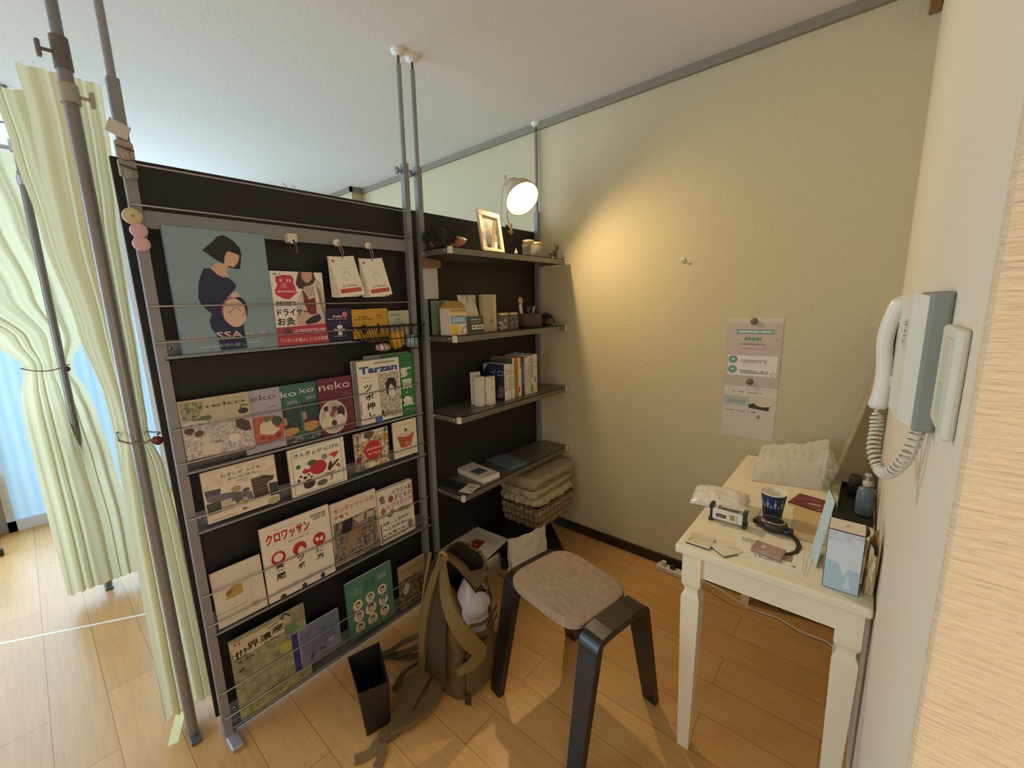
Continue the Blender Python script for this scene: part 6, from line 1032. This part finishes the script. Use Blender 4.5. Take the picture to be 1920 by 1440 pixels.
for i in range(n_+1):
    t_ = i/n_; p = spl(t_); tg = (spl(min(1, t_+.01))-spl(max(0, t_-.01))).normalized(); a = tg.orthogonal().normalized() if abs(tg.y) > .9 else tg.cross(Vector((0, 1, 0))).normalized(); b_ = tg.cross(a)
    r_ = .0068*min(1, min(t_, 1-t_)*14); th = 2*PI*t_*34; pts.append(p+(a*math.cos(th)+b_*math.sin(th))*r_)
MB().tube(pts, .0021, mat('cfcbb9', .45), 6).build('coiled_cord', ic)
pl = MB().box((XR-.010, .552, 1.296), (XR, .655, 1.402), mat('cfcdb8', .45), .005, 3).box((XR-.0115, .566, 1.306), (XR-.009, .612, 1.392), mat('c3c1ac', .5), .002).box((XR-.0125, .575, 1.32), (XR-.011, .603, 1.346), mat('b9b7a4', .5), .0005)
tag(pl.build('wall_plate', None, (XR, .6, 1.35)), 'cream wall plate on the right wall beside the intercom', 'wall plate')
# ------------------------------------------------------------------ back wall: sheets, magnets, hook
def sheet(label, x0, x1, z0, z1, art, sk=0, dy=0):
    T = Matrix.Translation(((x0+x1)/2, YW-.0016-dy, z0)) @ Matrix.Rotation(sk, 4, 'Y') @ Matrix(((1, 0, 0, 0), (0, 0, -1, 0), (0, 1, 0, 0), (0, 0, 0, 1)))
    w_, h = x1-x0, z1-z0; mb = MB().box((-w_/2, 0, -.0008), (w_/2, h, 0), mat('d2c6b6', .6), T=T); cover_item(mb, T, art)
    tag(mb.build('wall_sheet', None, ((x0+x1)/2, YW-.0016, z0)), label, 'paper')
sheet('pink flyer with a green ribbon heading pinned on the back wall', -.512, -.292, 1.040, 1.347, [
    ['p', 'c2afa4', [[-110, 0], [110, 0], [110, 290], [-110, 290]]], ['p', '77a08c', [[-72, 238], [84, 238], [80, 249], [84, 260], [-72, 260], [-68, 249]]], ['s', 'dfe6da', [-58, 244, 66, 254], 1],
    ['s', '4f9277', [-34, 206, 34, 228], 1], ['s', '7d8a80', [-56, 188, 50, 198], 1], ['s', 'c08a8a', [-50, 170, 56, 175], 1], ['p', 'e3d9cf', [[-96, 50], [100, 50], [100, 142], [-96, 142]]], ['e', '5f9a7c', -76, 122, 19, 18, 0], ['e', '5f9a7c', -76, 76, 19, 18, 0], ['e', 'dfe6da', -76, 124, 5, 4, 0], ['e', 'dfe6da', -76, 78, 5, 4, 0],
    ['s', '8a857d', [-44, 108, 60, 124], 2], ['s', '7d786f', [-44, 60, 66, 76], 2], ['l', 'c9bdb2', [[-96, 98], [100, 98]], .8], ['e', '8a857d', 86, 62, 10, 9, 0], ['e', 'd9cfc4', 86, 62, 8, 7, 0], ['e', 'c08a8a', -88, 240, 2, 2, 0], ['e', '6f9a82', 92, 214, 3, 3, 0], ['e', 'c08a8a', 70, 165, 3, 3, 0]], .0)
sheet('cream flyer with a food photo hanging below the pink one', -.510, -.296, .798, 1.072, [
    ['p', 'd9cdc0', [[-107, 200], [107, 200], [107, 272], [-107, 272]]], ['s', '8f897f', [-70, 210, 50, 220], 1], ['s', 'b5aea2', [-20, 228, 96, 234], 1], ['p', 'a9b9ac', [[-104, 150], [0, 150], [0, 192], [-104, 192]]], ['s', '7f8f84', [-88, 160, -12, 174], 2], ['p', '3d342c', [[0, 144], [80, 138], [84, 168], [40, 176], [0, 160]]], ['e', 'd6c5ac', 56, 174, 36, 20, 0], ['s', 'a69f94', [-96, 120, 20, 130], 1], ['e', '6d665c', 26, 126, 4, 4, 0], ['p', '8a8378', [[34, 100], [50, 100], [44, 122]]], ['l', 'b5aea2', [[44, 100], [42, 80]], 1]], .012, -.0008)
for x, z, lab in ((-.404, 1.335, 'dark round magnet at the top of the pink flyer'), (-.404, 1.064, 'dark round magnet where the two flyers overlap')):
    tag(MB().lathe([(.001, .008), (.011, .008), (.014, .004), (.0145, 0), (.001, 0)], mat('6f655a', .4), 22, (x, YW-.0042, z), Matrix.Rotation(PI/2, 3, 'X')).build('magnet', None, (x, YW-.0042, z)), lab, 'magnet')
hk = thing('wall_hook', 'tiny white hook on the bare back wall', 'hook', (-.725, YW, 1.622))
MB().box((-.735, YW-.006, 1.612), (-.717, YW, 1.634), mat('d9d3c4', .45), .002).build('plate', hk)
MB().tube([(-.726, YW-.006, 1.620), (-.726, YW-.016, 1.617), (-.726, YW-.019, 1.626)], .003, mat('d3ccbc', .4), 8).build('peg', hk)
